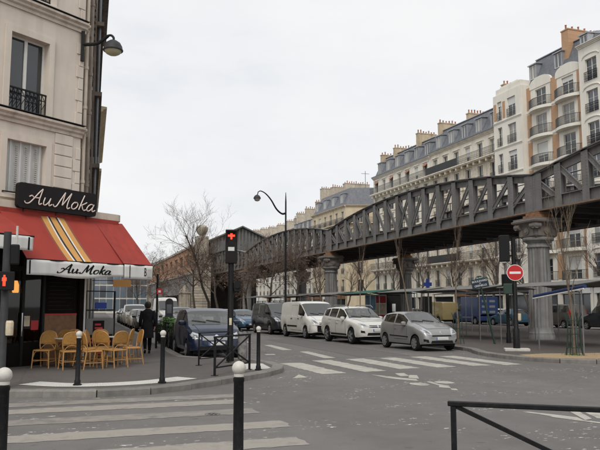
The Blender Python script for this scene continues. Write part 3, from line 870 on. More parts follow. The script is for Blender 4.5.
def script(parent, M4, u0, z0, width, height, y, m, tube=None, pen=0.02, name='lettering', slant=0.22, surf=None):
    sx = width/4.46; mb = MB(M4)
    for st in AU_MOKA:
        pts = spline([(x + slant*yy, yy, 0) for x, yy in st], 6)
        q = [((p.x+0.30)*sx + u0, p.y*height + z0) for p in pts]
        if tube:
            mb.tube([(a, y, b) for a, b in q], tube, 6)
        else:
            rows = []
            for i, (a, b) in enumerate(q):
                a0, b0 = q[max(i-1,0)]; a1, b1 = q[min(i+1,len(q)-1)]
                ln = math.hypot(a1-a0, b1-b0) or 1
                tx, tz = (a1-a0)/ln, (b1-b0)/ln
                w = pen*(0.35 + 0.9*abs(tz)*(1.0 if tz < 0 else 0.45))
                yy = y if surf is None else surf(a, b)
                rows.append([(a - tz*w, yy, b + tx*w), (a + tz*w, yy, b - tx*w)])
            mb.grid(rows)
    return mb.build(name, m, parent, recalc=False)

# rounded black sign on top of the fascia
sign = thing('cafe_sign', 'black rounded sign with white tube lettering reading Au Moka above the awning', 'sign', (CX, CY, 0))
mb = MB(FC); rr = 0.09
poly = []
for cx_, cz_, a0 in [(0.04-rr,4.20+rr,-90),(0.04-rr,4.86-rr,0),(-2.45+rr,4.86-rr,90),(-2.45+rr,4.20+rr,180)]:
    poly += [(cx_+rr*math.cos(R(a0+k*18)), cz_+rr*math.sin(R(a0+k*18))) for k in range(6)]
n = len(poly)
mb.add([(x,-0.40,z) for x,z in poly]+[(x,-0.26,z) for x,z in poly], [tuple(range(n)), tuple(range(2*n-1,n-1,-1))]+[(i,(i+1)%n,n+(i+1)%n,n+i) for i in range(n)])
mb.build('panel', 'sign_black', sign)
script(sign, FC, -2.30, 4.335, 2.26, 0.42, -0.425, 'neon_tube', tube=0.016, slant=0.30)
mb = MB(FC)
for u in (-2.2, -1.2, -0.2): mb.bar((u,-0.27,4.7),(u,-0.02,4.9),0.03,0.03); mb.bar((u,-0.27,4.3),(u,-0.27,4.12),0.03,0.03)
mb.build('bracket', 'iron_grey', sign)

# fascia slab over the shop front, rounded at its free end
mb = MB(FC)
arc = [(0.95+0.30*math.cos(R(-90+k*15)), 0.08+0.30*math.sin(R(-90+k*15))) for k in range(0, 8)]
mb.prism([(-6.5,-0.22)] + arc + [(1.24,0.9),(0.02,0.9),(0.02,0.01),(-6.5,0.01)], 4.19, 4.38)
mb.build('fascia', 'trim_beige', cafe)
MB(FC).box(-6.5, 1.0, -0.26, -0.02, 4.06, 4.185).build('awning_cassette', 'red_canvas', cafe)

# shop front
mb = MB(FC)
mb.box(-6.5, -1.25, 0.02, 0.12, 0.12, 0.72); mb.build('stall_riser', 'interior_dark', cafe)
for u in (-6.4,-5.2,-4.1,-3.3,-2.55,-1.9,-1.28):
    MB(FC).box(u-0.035, u+0.035, -0.02, 0.10, 0.12, 4.05).build('mullion', 'iron_black', cafe)
for u0, u1 in [(-6.4,-5.2),(-5.2,-4.1),(-4.1,-3.3),(-3.3,-2.55),(-2.55,-1.9),(-1.9,-1.28)]:
    MB(FC).box(u0+0.036, u1-0.036, 0.04, 0.05, 0.73, 2.6).build('shop_pane', 'cafe_glass', cafe)
for u0, u1, z0, z1, m in [(-1.84,-1.66,1.15,1.42,'poster_cream'),(-1.62,-1.40,1.05,1.30,'poster_red'),(-2.45,-2.22,1.0,1.3,'shutter_pale'),(-3.1,-2.8,1.1,1.5,'poster_blue')]:
    MB(FC).box(u0, u1, 0.030, 0.038, z0, z1).build('window_notice', m, cafe)
for u in (-2.62, -1.96): MB(FC).box(u, u+0.03, -0.06, -0.03, 0.9, 1.5).build('door_handle', 'chrome', cafe)
MB(FC).box(-6.5, 0.0, -0.015, 0.11, 2.6, 2.72).build('transom', 'iron_black', cafe)
MB(FC).box(-6.5, 0.0, 0.06, 0.10, 2.72, 4.2).build('transom_panel', 'interior_dark', cafe)
MB(FC).box(-1.24, -0.20, 0.0, 0.08, 0.12, 1.43).build('wood_panel', 'wood_brown', cafe)
bb = MB(FC).box(-1.24, -0.20, 0.01, 0.09, 1.47, 2.58).build('blackboard', 'interior_dark', cafe)
mb = MB(FC)
for i in range(9): mb.box(-1.12, -0.32-0.12*(i%3), 0.003, 0.012, 1.58+i*0.105, 1.585+i*0.105)
mb.build('chalk_line', 'iron_grey', bb)
MB(FC).box(-1.24, -0.20, -0.012, 0.0, 1.425, 1.475).build('red_rail', 'poster_red', cafe)
MB(FC).box(-0.14, 0.0, -0.05, 0.12, 0.12, 4.19).build('corner_post', 'interior_dark', cafe)
MB(FC).box(0.005, 0.06, -0.06, 0.06, 0.12, 2.7).build('white_post', 'window_white', cafe)
mb = MB(FC)
for q in [[(-6.5,3.2,0.12),(0.0,3.2,0.12),(0.0,3.2,4.2),(-6.5,3.2,4.2)], [(0.0,0.2,0.12),(0.0,3.2,0.12),(0.0,3.2,4.2),(0.0,0.2,4.2)], [(-6.5,0.2,0.12),(-6.5,3.2,0.12),(-6.5,3.2,4.2),(-6.5,0.2,4.2)], [(-6.5,0.2,3.2),(0.0,0.2,3.2),(0.0,3.2,3.2),(-6.5,3.2,3.2)]]: mb.add(q, [(0,1,2,3)])
mb.build('interior', 'dark_soot', cafe)
MB(FC).box(-5.6, -1.6, 1.7, 2.2, 0.12, 1.2).build('bar_counter', 'wood_brown', cafe)
for z in (1.5, 1.95): MB(FC).box(-5.6, -1.4, 2.95, 3.19, z, z+0.04).build('shelf', 'wood_brown', cafe)
mb = MB(FC); rb = random.Random(4)
for z in (1.54, 1.99):
    for i in range(22): mb.lathe([(0.035,0),(0.035,0.17),(0.012,0.22),(0.012,0.29)], 7, (-5.5+i*0.185+rb.uniform(-0.03,0.03), 3.07, z))
stuff(mb.build('bottle_row', 'glass_mid', cafe))
for u in (-4.6,-3.2,-2.1):
    mb = MB(FC); mb.lathe([(0.09,2.05),(0.11,2.08),(0.05,2.22)], 12, (u,1.9,0)); lp = mb.build('pendant_shade', 'lit_warm', cafe)
    MB(FC).box(u-0.006, u+0.006, 1.894, 1.906, 2.22, 3.19).build('cord', 'iron_black', lp)

# awnings
def awning(name, label, u0, u1, top, bot, ztop, zbot, drop, m, hem=0.0, fold=0.0):
    """canvas slope + valance; all in the frame of the splayed front"""
    a = thing(name, label, 'awning', (CX, CY, 0), math.atan2(DC[1], DC[0]))
    b = MB(); rows = []; N = 24
    def pt(i, j, ni=N, nj=8):
        u = lerp(u0, u1, i/ni); t = j/nj
        sag = 0.045*math.sin(math.pi*t)*(1-0.5*math.cos(i*0.9)) + 0.008*math.sin(i*2.1+t*5)
        sag *= min(1.0, 4*min(i/ni, 1-i/ni))
        return (u, -lerp(top, bot, t), lerp(ztop, zbot, t) - sag)
    for i in range(N+1): rows.append([pt(i, j) for j in range(9)])
    b.grid(rows); b.grid([[(x,y+0.01,z-0.02) for x,y,z in r] for r in rows])
    b.build('canvas', m, a, smooth=60, recalc=False)
    b = MB(); rows = []
    def vy(u, z): return -(bot + 0.012*math.sin(u*7) + 0.02*(zbot-z)/drop*math.sin(u*4.3))
    K = 48
    for i in range(K+1):
        u = lerp(u0, u1, i/K)
        zb = zbot - drop - hem*math.sin(math.pi*max(0, (u-u0)/(u1-u0)-0.25)*2.0)*(1 if (u-u0)/(u1-u0) > 0.25 else 0)
        rows.append([(u, vy(u, lerp(zbot, zb, j/5)), lerp(zbot, zb, j/5)) for j in range(6)])
    b.grid(rows); v = b.build('valance', 'white_canvas', a, smooth=60, recalc=False)
    sol = v.modifiers.new('thick', 'SOLIDIFY'); sol.thickness = 0.004
    b = MB(); b.tube([(u0-0.02, -bot+0.02, zbot+0.005), (u1+0.02, -bot+0.02, zbot+0.005)], 0.022, 8)
    b.build('front_bar', 'letter_black', a, smooth=40)
    b = MB()
    for u in (u0+0.05, u1-0.05): b.tube([(u, -top, ztop-0.06), (u, -lerp(top,bot,0.55), lerp(ztop,zbot,0.5)-0.12), (u, -bot+0.03, zbot-0.01)], 0.018, 6)
    b.build('folding_arm', 'iron_grey', a)
    return a, vy
aw, vy = awning('cafe_awning', 'wide red awning with tan stripes and white valance lettered Au Moka', -2.86, 0.16, 0.2, 1.5, 4.13, 2.80, 0.37, 'striped_canvas', hem=0.05)
script(aw, Matrix(), -2.0, 2.515, 1.72, 0.225, 0, 'letter_black', pen=0.024, slant=0.30, surf=lambda u, z: vy(u, z)-0.007)
MB().box(-2.80, -2.765, vy(-2.78,2.6)-0.012, vy(-2.78,2.6)-0.004, 2.45, 2.78).build('edge_stripe', 'letter_black', aw)
aw2, vy2 = awning('cafe_awning', 'narrow plain red awning at the right end above the menu screen', 0.13, 1.18, 0.2, 1.54, 4.13, 2.815, 0.39, 'red_canvas')
MB().box(0.30, 0.325, vy2(0.31,2.6)-0.012, vy2(0.31,2.6)-0.004, 2.44, 2.80).build('edge_stripe', 'letter_black', aw2)
# valance return round the free end, with the letter B and a grey patch
b = MB(); b.grid([[(1.182, -1.54+0.9*t, 2.815+0.75*t*0 - 0.39*j) for j in (0,1)] for t in (0, 0.33, 0.66, 1)])
b.build('valance_return', 'white_canvas', aw2, recalc=False)
def flat_text(parent, txt, M4, size, m, name='lettering', align='CENTER', xscale=1.0, depth=0.003):
    c = bpy.data.curves.new(name, 'FONT'); c.body = txt; c.size = size; c.align_x = align; c.align_y = 'CENTER'; c.extrude = depth
    c.resolution_u = 3
    t = bpy.data.objects.new(name, c); col.objects.link(t)
    bpy.context.view_layer.update()
    dg = bpy.context.evaluated_depsgraph_get()
    me = bpy.data.meshes.new_from_object(t.evaluated_get(dg))
    bpy.data.objects.remove(t); bpy.data.curves.remove(c)
    me.transform(M4 @ Matrix.Rotation(R(90), 4, 'X') @ Matrix.Diagonal((xscale, 1, 1, 1)))
    me.materials.clear(); me.materials.append(M[m])
    return obj(name, me, parent)
flat_text(aw2, 'B', Matrix.Translation((0.91, vy2(0.91,2.62)-0.008, 2.62)), 0.34, 'letter_black', xscale=0.5)
MB().box(0.98, 1.12, vy2(1.05,2.6)-0.022, vy2(1.05,2.6)-0.004, 2.50, 2.72).build('grey_patch', 'shutter_grey', aw2)
aw3, vy3 = awning('cafe_awning', 'bright red awning with a white valance at the far left edge', -6.4, -3.02, 0.2, 1.95, 4.13, 3.30, 0.33, 'red_canvas')
MB().box(-3.16, -3.12, vy3(-3.14,3.1)-0.014, vy3(-3.14,3.1)-0.004, 2.98, 3.28).build('edge_stripe', 'letter_black', aw3)

# menu screen under the right awning: frame, glass, posters
scr = thing('menu_screen', 'glazed windbreak with white frame and black and red menu posters beside the chairs', 'screen', (CX, CY, 0.12), math.atan2(DC[1], DC[0]))
b = MB()
for u in (0.10, 1.16): b.box(u-0.02, u+0.02, -0.02, 0.02, 0, 2.0)
b.box(0.12, 1.14, -0.018, 0.018, 1.42, 1.46); b.box(0.12, 1.14, -0.018, 0.018, 0.0, 0.06); b.box(0.12, 1.14, -0.015, 0.015, 1.97, 2.0)
b.build('screen_frame', 'iron_black', scr)
pl = MB().box(0.12, 1.14, -0.008, 0.008, 0.06, 1.20).build('white_board', 'canvas_grey', scr)
for u0, u1, z0, z1 in [(0.38,0.78,0.80,1.14),(0.15,0.55,0.40,0.74),(0.60,1.10,0.40,0.74),(0.45,0.85,0.08,0.36)]:
    q = MB().box(u0, u1, -0.018, -0.008, z0, z1).build('menu_poster', 'letter_black', scr)
    for k in range(2):
        zz = z0 + 0.1 + k*0.1; MB().box(u0+0.06, u1-0.06-0.06*k, -0.021, -0.018, zz, zz+0.055).build('red_print', 'poster_red', q)
MB().box(0.42, 0.82, -0.05, -0.02, 1.48, 1.66).build('blue_notice', 'cross_blue', scr)

# wall lantern on a bracket
lan = thing('wall_lamp', 'round street lamp on an iron bracket high on the café building corner', 'lamp', (CX, CY, 0))
b = MB(); wp = FC @ Vector((-0.36,-0.05,9.2)); hd = Vector((1.42-CX, 20.18-CY, 9.28))
b.box(wp.x-0.05, wp.x+0.05, wp.y-0.05, wp.y+0.03, 8.75, 9.65)
b.tube(spline([wp+Vector((0,0,0.05)), wp.lerp(hd,0.5)+Vector((0,0,0.02)), wp.lerp(hd,0.85)+Vector((0,0,0.20)), hd+Vector((0,0,0.12)), hd], 6), [0.055]*6+[0.05]*6+[0.035]*13, 8)
b.build('bracket', 'iron_black', lan, smooth=40)
b = MB(); b.lathe([(0.04,0.16),(0.10,0.14),(0.20,0.07),(0.26,-0.04),(0.275,-0.12),(0.29,-0.14),(0.28,-0.17)][::-1], 20, tuple(hd-Vector((0,0,0.12)))); b.build('lamp_hood', 'iron_grey', lan, smooth=50)
b = MB(); b.lathe([(0.02,-0.30),(0.12,-0.285),(0.20,-0.24),(0.245,-0.17)], 20, tuple(hd-Vector((0,0,0.12)))); b.build('globe', 'globe_yellow', lan, smooth=60)

# café lantern inside
b = MB(FC); b.lathe([(0.07,2.02),(0.08,2.05),(0.08,2.22),(0.04,2.33)], 12, (-2.22,-0.12,0)); o = b.build('wall_lantern', 'lit_amber', None, smooth=50, loc=(CX,CY,0)); tag(o, 'small glowing amber lantern on the dark café front', 'lantern')
b = MB(FC); b.bar((-2.22,-0.12,2.33),(-2.22,0.0,2.45),0.02,0.02); b.build('lantern_arm', 'iron_black', o)

# ------------------------------------------------------------------ iron viaduct
VX0, VX1, SPAN, VZ = 22.0, 29.0, 26.6, 6.2
NP = 15
def top_z(t): return 8.05 + 1.12*(1 - (2*t-1)**2)
def rivet_row(mb, p, q, n, off, r=0.022):
    p, q, off = Vector(p), Vector(q), Vector(off)
    for i in range(n):
        c = p.lerp(q, (i+0.5)/n) + off
        mb.add([(c.x, c.y-r, c.z-r),(c.x, c.y+r, c.z-r),(c.x, c.y+r, c.z+r),(c.x, c.y-r, c.z+r),(c.x-0.02, c.y, c.z)], [(0,1,4),(1,2,4),(2,3,4),(3,0,4)])
def viaduct_span(y0, label, detail=True):
    root = thing('viaduct_span', label, 'viaduct', (VX0, y0, 0))
    ys = [SPAN*i/NP for i in range(NP+1)]
    for side, x in ((0, 0.0), (1, VX1-VX0)):
        sg = -1 if side == 0 else 1
        # chords follow the panels
        mb = MB()
        for i in range(NP):
            a, b = ys[i], ys[i+1]; za, zb = top_z(i/NP), top_z((i+1)/NP)
            mb.bar((x,a-0.01,za-0.02),(x,b+0.01,zb-0.02), 0.52, 0.045)
            mb.bar((x-0.04*sg*0,a,za-0.24),(x,b,zb-0.24), 0.10, 0.40)
            mb.bar((x+sg*0.12,a,za-0.07),(x+sg*0.12,b,zb-0.07), 0.14, 0.06)
        mb.build('top_chord', 'viaduct_paint', root)
        mb = MB()
        mb.box(x-0.05, x+0.05, 0.02, SPAN-0.02, VZ+0.02, VZ+0.56); mb.box(x-0.26, x+0.26, 0.02, SPAN-0.02, VZ+0.005, VZ+0.05)
        mb.box(x-0.17, x+0.17, 0.02, SPAN-0.02, VZ+0.56, VZ+0.60)
        if detail and side == 0: rivet_row(mb, (x,0.2,VZ+0.12), (x,SPAN-0.2,VZ+0.12), 120, (-0.05,0,0))
        mb.build('bottom_chord', 'viaduct_paint', root)
        mb = MB(); mb.box(x+sg*0.20, x+sg*0.275, 0.02, SPAN-0.02, VZ-0.035, VZ+0.004); mb.build('chord_edge', 'rust_edge', root)
        for i in range(NP+1):
            y = ys[i]; zt = top_z(i/NP)-0.05
            wd = 0.20 if 0 < i < NP else 0.30
            yy = min(max(y, 0.31), SPAN-0.31) if i in (0, NP) else y
            mb = MB()
            mb.box(x-0.17, x+0.17, yy-0.025, yy+0.025, VZ+0.04, zt-0.02)             # web
            mb.box(x+sg*0.15, x+sg*0.19, yy-wd, yy+wd, VZ+0.04, zt)                    # outer flange
            mb.box(x-sg*0.15, x-sg*0.19, yy-wd*0.7, yy+wd*0.7, VZ+0.04, zt)
            if detail and side == 0:
                for e in (-0.6, 0.6): rivet_row(mb, (x,yy+e*wd,VZ+0.7), (x,yy+e*wd,zt-0.15), int((zt-VZ-0.8)/0.13), (-0.192,0,0))
            mb.build('post', 'viaduct_paint', root)
        for i in range(NP):
            a, b = ys[i], ys[i+1]
            za, zb = top_z(i/NP)-0.3, top_z((i+1)/NP)-0.3
            lo = VZ+0.45
            seg = []
            if i <= NP//2: seg.append(((x+sg*0.125, a+0.12, za), (x+sg*0.125, b-0.12, lo)))
            if i >= NP//2: seg.append(((x+sg*0.075, b-0.12, zb), (x+sg*0.075, a+0.12, lo)))
            for p, q in seg:
                mb = MB()
                up = (1, 0, 0)
                mb.bar(p, q, 0.26, 0.035, up)
                d = (Vector(q)-Vector(p)).normalized(); nn = Vector((1,0,0)).cross(d)*0.115
                mb.bar(Vector(p)+nn+Vector((sg*0.0275,0,0)), Vector(q)+nn+Vector((sg*0.0275,0,0)), 0.03, 0.06, up)
                mb.bar(Vector(p)-nn+Vector((sg*0.0275,0,0)), Vector(q)-nn+Vector((sg*0.0275,0,0)), 0.03, 0.06, up)
                if detail and side == 0: rivet_row(mb, p, q, 14, (-0.02,0,0))
                mb.build('diagonal', 'viaduct_paint', root)
    w = VX1-VX0
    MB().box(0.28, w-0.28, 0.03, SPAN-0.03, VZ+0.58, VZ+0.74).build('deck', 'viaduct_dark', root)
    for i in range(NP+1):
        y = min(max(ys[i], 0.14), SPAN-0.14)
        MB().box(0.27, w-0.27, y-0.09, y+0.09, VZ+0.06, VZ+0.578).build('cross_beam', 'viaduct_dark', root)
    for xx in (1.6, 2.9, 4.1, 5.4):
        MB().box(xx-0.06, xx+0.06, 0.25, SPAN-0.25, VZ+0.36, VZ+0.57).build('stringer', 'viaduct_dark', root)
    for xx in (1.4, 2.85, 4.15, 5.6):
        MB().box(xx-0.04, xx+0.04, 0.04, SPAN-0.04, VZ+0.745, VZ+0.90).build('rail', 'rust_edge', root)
    for xx in (0.95, w-0.95):
        railing_long(root, xx, SPAN, VZ+0.74)
    return root
def railing_long(root, x, L, z):
    mb = MB(); mb.box(x-0.02, x+0.02, 0.05, L-0.05, z+0.98, z+1.02); mb.box(x-0.015, x+0.015, 0.05, L-0.05, z+0.5, z+0.53)
    k = 0.3
    while k < L-0.1: mb.box(x-0.02, x+0.02, k-0.02, k+0.02, z, z+0.98); k += 1.5
    mb.build('walkway_rail', 'iron_grey', root)
J = [1.2, 27.8, 54.4, 81.0]      # span joints
viaduct_span(J[0]+0.02, 'grey riveted truss span of the viaduct running off the right edge')
viaduct_span(J[1]+0.02, 'long grey riveted truss span of the viaduct in the middle of the picture')
viaduct_span(J[2]+0.02, 'arched grey truss span of the viaduct behind the street lamp', False)
viaduct_span(J[3]+0.02, 'farthest grey truss span of the viaduct entering the station shed', False)

def column_meshes():
    r0 = 0.53
    s = MB(); s.lathe([(r0*1.0,0.55),(r0,0.6),(r0*0.985,2.4),(r0*0.93,4.35),(r0*0.96,4.40)], 40, flute=0.075)
    b = MB(); b.lathe([(0.60,0.0),(0.60,0.16),(0.57,0.22),(0.58,0.30),(0.535,0.36),(0.53,0.56)], 32)
    n = MB(); n.lathe([(0.50,4.40),(0.55,4.43),(0.56,4.48),(0.52,4.52),(0.50,4.62),(0.60,4.70),(0.72,4.78),(0.74,4.86),(0.70,4.9)], 32)
    c = MB()
    def sq(hw, z): return [(-hw,-hw,z),(hw,-hw,z),(hw,hw,z),(-hw,hw,z)]
    c.grid([sq(h, z) for h, z in [(0.56,4.9),(0.62,5.0),(0.62,5.45),(0.70,5.56),(0.86,5.64),(0.88,5.72),(0.80,5.76),(0.80,5.84)]], closed=True)
    c.add(sq(0.80, 5.84), [(0,1,2,3)])
    v = MB()
    for sx in (-1, 1):
        for sy in (-1, 1):
            v.tube([(sx*0.66, sy*0.40, 5.46),(sx*0.66, sy*0.78, 5.46)], 0.16, 12); v.tube([(sx*0.40, sy*0.66, 5.46),(sx*0.78, sy*0.66, 5.46)], 0.155, 12)
    for a in range(4):
        q = Matrix.Rotation(a*math.pi/2, 4, 'Z')
        v.M = q; v.tube([(0.60,0,5.22),(0.68,0,5.22)], 0.17, 12); v.tube([(0.66,0,5.22),(0.72,0,5.22)], 0.09, 10)
        v.box(0.60, 0.66, -0.5, -0.3, 4.98, 5.3); v.box(0.60, 0.66, 0.3, 0.5, 4.98, 5.3)
    k = MB(); k.box(-0.42,0.42,-0.55,0.55,5.84,6.02); k.box(-0.30,0.30,-0.48,0.48,6.02,6.16); k.tube([(0,-0.25,6.09),(0,-0.25,6.17)], 0.12, 10); k.tube([(0,0.25,6.09),(0,0.25,6.17)], 0.12, 10)
    return [('shaft', s.mesh('shaft', 'column_iron', 20)), ('base', b.mesh('base', 'column_iron', 40)), ('neck_ring', n.mesh('neck_ring', 'column_iron', 40)),
            ('capital', c.mesh('capital', 'capital_iron')), ('scroll', v.mesh('scroll', 'capital_iron', 40)), ('bearing', k.mesh('bearing', 'rust_edge'))]
CM = column_meshes()
for (x, y, lb) in [(VX0, J[1], 'fluted iron column with scrolled capital behind the no entry sign'), (VX1, J[1], 'fluted iron column of the far row at the right edge'),
                   (VX0, J[2], 'fluted iron column rising behind the roofs of the white vehicles'), (VX1, J[2], 'fluted iron column behind the small silver car, far row'),
                   (VX0, J[3], 'distant fluted iron column under the viaduct near the station, street side'), (VX1, J[3], 'distant fluted iron column near the station, far row'),
                   (VX0, J[3]+26.6, 'farthest fluted iron column in the shade beneath the station')]:
    c = thing('viaduct_column', lb, 'column', (x, y, 0.12), 0, 'viaduct columns')
    for nm, me in CM: obj(nm, me, c)
    c.scale.z = (VZ-0.16-0.0)/6.17

# ------------------------------------------------------------------ elevated station
st = thing('station', 'elevated metro station with grey gabled metal shed and orange brick side wall', 'station', (0, 97, 0))
gx0, gx1, gp, ze, zp = 20.6, 30.6, 25.5, 10.9, 13.1
mb = MB(); mb.prism([(gx0+0.3,0.0),(gx1-0.3,0.0),(gx1-0.3,0.2),(gx0+0.3,0.2)], 9.0, ze)
mb.add([(gx0+0.3,0.1,ze),(gx1-0.3,0.1,ze),(gp,0.1,zp-0.15)], [(0,1,2)]); mb.build('gable_wall', 'clad_grey', st)
for i in range(19):
    x = gx0+0.5+i*0.5; zt = lerp(ze, zp-0.2, 1-abs(x-gp)/5.0)
    MB().box(x-0.12, x+0.12, -0.10, -0.002, 9.05, zt-0.1).build('cladding_rib', 'clad_grey', st)
for sg in (-1, 1):
    xe = gx0-0.3 if sg < 0 else gx1+0.3
    mb = MB(); mb.add([(xe,-0.5,ze-0.15),(gp,-0.5,zp),(gp,62,zp),(xe,62,ze-0.15),(xe,-0.5,ze-0.35),(gp,-0.5,zp-0.2),(gp,62,zp-0.2),(xe,62,ze-0.35)], [(0,1,2,3),(7,6,5,4),(0,4,5,1),(1,5,6,2),(2,6,7,3),(3,7,4,0)])
    mb.build('roof', 'clad_green' if sg < 0 else 'clad_grey', st)
for x in (gx0, gx1):
    MB().box(x-0.1, x+0.1, 0.21, 62, 6.3, ze-0.3).build('side_wall', 'clad_green', st)
MB().box(gx0, gx1, 0.3, 62, 5.9, 6.3).build('floor_slab', 'viaduct_dark', st)
mb = MB(frame((20.35, 60), (-0.028, -1.0)))
wall_mesh(mb, 0, 59, 6.6, 10.0, [(4+6*i, 7.2+6*i, 7.6, 9.2) for i in range(9)], 0.3); mb.build('brick_wall', 'station_brick', st)
mb = MB(frame((20.35, 60), (-0.028, -1.0))); mb.box(0, 59, -0.2, 0.1, 10.0, 10.3); mb.box(0, 59, -0.12, 0.1, 6.2, 6.59); mb.build('coping', 'pier_stone', st)
mb = MB(frame((20.35, 60), (-0.028, -1.0))); mb.box(0, 59, 0.05, 0.25, 3.4, 6.19); mb.build('iron_fascia', 'viaduct_paint', st)
# stone pier in front of the station: rusticated courses, upper shaft, urn
pier = thing('stone_pier', 'tall banded stone pier with an urn finial in front of the station', 'pier', (19.3, 95.0, 0.12))
for i in range(20):
    h = 7.2/20; MB().box(-1.15, 1.15, -0.95, 0.95, i*h+0.02, (i+1)*h-0.02).build('stone_course', 'pier_stone', pier, bevel=0.03)
MB().box(-1.10, 1.10, -0.90, 0.90, 0.0, 7.2).build('core', 'sooty_stone', pier)
mb = MB(); mb.box(-1.3,1.3,-1.1,1.1,7.2,7.5); mb.box(-1.0,1.0,-0.85,0.85,7.5,7.8); mb.build('ledge', 'pier_stone', pier)
MB().box(-0.82, 0.82, -0.7, 0.7, 7.8, 10.8).build('upper_shaft', 'pier_stone', pier)
mb = MB(); mb.box(-0.95,0.95,-0.85,0.85,10.8,11.05); mb.lathe([(0.5,11.05),(0.45,11.2),(0.75,11.5),(0.95,11.9),(0.98,12.3),(0.8,12.5),(0.4,12.62)], 16); mb.build('urn', 'pier_stone', pier, smooth=40).scale = (0.86, 0.86, 1)
# low gate piers beside it
for x, y, lb in [(17.6,98,'low rounded stone gate pier left of the banded station pier'),(19.3,106,'low stone gate pier behind the rounded one by the station')]:
    g = thing('gate_pier', lb, 'pier', (x, y, 0.12), 0, 'low gate piers')
    MB().box(-0.75,0.75,-0.6,0.6,0,3.3).build('shaft', 'pier_stone', g, bevel=0.05)
    mb = MB(); mb.box(-0.85,0.85,-0.7,0.7,3.3,3.5); mb.lathe([(0.7,3.5),(0.62,3.8),(0.35,4.1),(0.28,4.3),(0.1,4.45)], 14); mb.build('cap', 'pier_stone', g, smooth=40)
# dark plinth wall below the station
mb = MB(); mb.box(21.5, 30, 8, 60, 0.1, 5.9); o = mb.build('station_hall', 'viaduct_dark', st)
for k in range(5): MB().box(21.42, 21.498, 12+k*9, 16+k*9, 0.2, 4.2).build('hall_arch', 'interior_dark', st)

# ------------------------------------------------------------------ apartment buildings along the far side of the boulevard
FX = 48.0
def dormer(parent, u, z, w, h, y, glass=None):
    d = MB(Matrix.Translation((u, y, z)))
    d.box(-w/2-0.10, -w/2, 0.0, 1.3, 0, h+0.05); d.box(w/2, w/2+0.10, 0.0, 1.3, 0, h+0.05)
    d.add([(-w/2-0.22,-0.12,h+0.05),(w/2+0.22,-0.12,h+0.05),(w/2+0.22,1.6,h+0.20),(-w/2-0.22,1.6,h+0.20),(-w/2-0.22,-0.12,h+0.17),(w/2+0.22,-0.12,h+0.17),(w/2+0.22,1.6,h+0.32),(-w/2-0.22,1.6,h+0.32)],
          [(0,1,2,3),(4,5,6,7),(0,1,5,4),(1,2,6,5),(2,3,7,6),(3,0,4,7)])
    o = d.build('dormer', 'zinc', parent)
    wn_ = window(o, Matrix(), u, z, w, h, y+0.03, 'casement', glass or random.choice(['glass_mid','glass_curtain','glass_curtain']))
def chimney(parent, u, y0, y1, z0, z1, m='chimney_ochre', w=0.55, pots=None):
    c = MB(); c.box(u-w/2, u+w/2, y0, y1, z0, z1); c.box(u-w/2-0.06, u+w/2+0.06, y0-0.06, y1+0.06, z1, z1+0.12)
    o = c.build('chimney', m, parent)
    n = pots or max(3, int((y1-y0)/0.42))
    if 'pot' not in rcache:
        q = MB(); q.lathe([(0.13,0),(0.11,0.1),(0.10,0.4),(0.125,0.42),(0.125,0.48)], 8); rcache['pot'] = q.mesh('chimney_pot', 'terracotta', 40)
    for i in range(n):
        k = obj('chimney_pot', rcache['pot'], o, (u, lerp(y0+0.2, y1-0.2, i/max(1,n-1)), z1+0.12)); k.scale = (0.85, 0.85, random.uniform(0.55, 1.15))
def mansard(parent, L, z, h, back=1.6, depth=11, m='slate', y0=0.15, u0=0.0):
    r = MB()
    r.add([(u0,y0,z),(L,y0,z),(L,y0+back,z+h),(u0,y0+back,z+h)], [(0,1,2,3)])
    r.add([(u0,y0,z),(u0,depth,z),(u0,depth-back,z+h),(u0,y0+back,z+h)], [(0,1,2,3)])
    r.add([(L,y0,z),(L,depth,z),(L,depth-back,z+h),(L,y0+back,z+h)], [(0,1,2,3)])
    r.add([(u0,depth,z),(L,depth,z),(L,depth-back,z+h),(u0,depth-back,z+h)], [(0,1,2,3)])
    o = r.build('mansard_roof', m, parent)
    t = MB(); mid = depth/2
    t.add([(u0,y0+back-0.1,z+h),(L,y0+back-0.1,z+h),(L,mid,z+h+0.9),(u0,mid,z+h+0.9)], [(0,1,2,3)]); t.add([(u0,depth-back,z+h),(L,depth-back,z+h),(L,mid,z+h+0.9),(u0,mid,z+h+0.9)], [(0,1,2,3)])
    for u in (u0, L): t.add([(u,y0+back,z+h),(u,depth-back,z+h),(u,mid,z+h+0.9)], [(0,1,2)])
    t.box(u0, L, y0+back-0.16, y0+back+0.02, z+h-0.06, z+h+0.03)
    t.build('roof_top', 'zinc', o)
    return o
def block(name, label, ya, yb, h, m, X=FX, depth=11.0):
    """root at the far end of its front; local x runs towards the camera"""
    return thing(name, label, 'building', (X, ya, 0), R(-90)), ya-yb
def shell(parent, L, z0, z1, ops, m, depth=11.0, y=0.0, name='wall', sides=True):
    mb = MB(); wall_mesh(mb, 0, L, z0, z1, ops, 0.25, y)
    if sides:
        for u in (0, L): mb.add([(u,y,z0),(u,depth,z0),(u,depth,z1),(u,y,z1)], [(0,1,2,3)])
        mb.add([(0,depth,z0),(L,depth,z0),(L,depth,z1),(0,depth,z1)], [(0,1,2,3)])
    mb.add([(0,y+0.02,z1),(L,y+0.02,z1),(L,depth,z1),(0,depth,z1)], [(0,1,2,3)])
    return mb.build(name, m, parent)
I4 = Matrix()
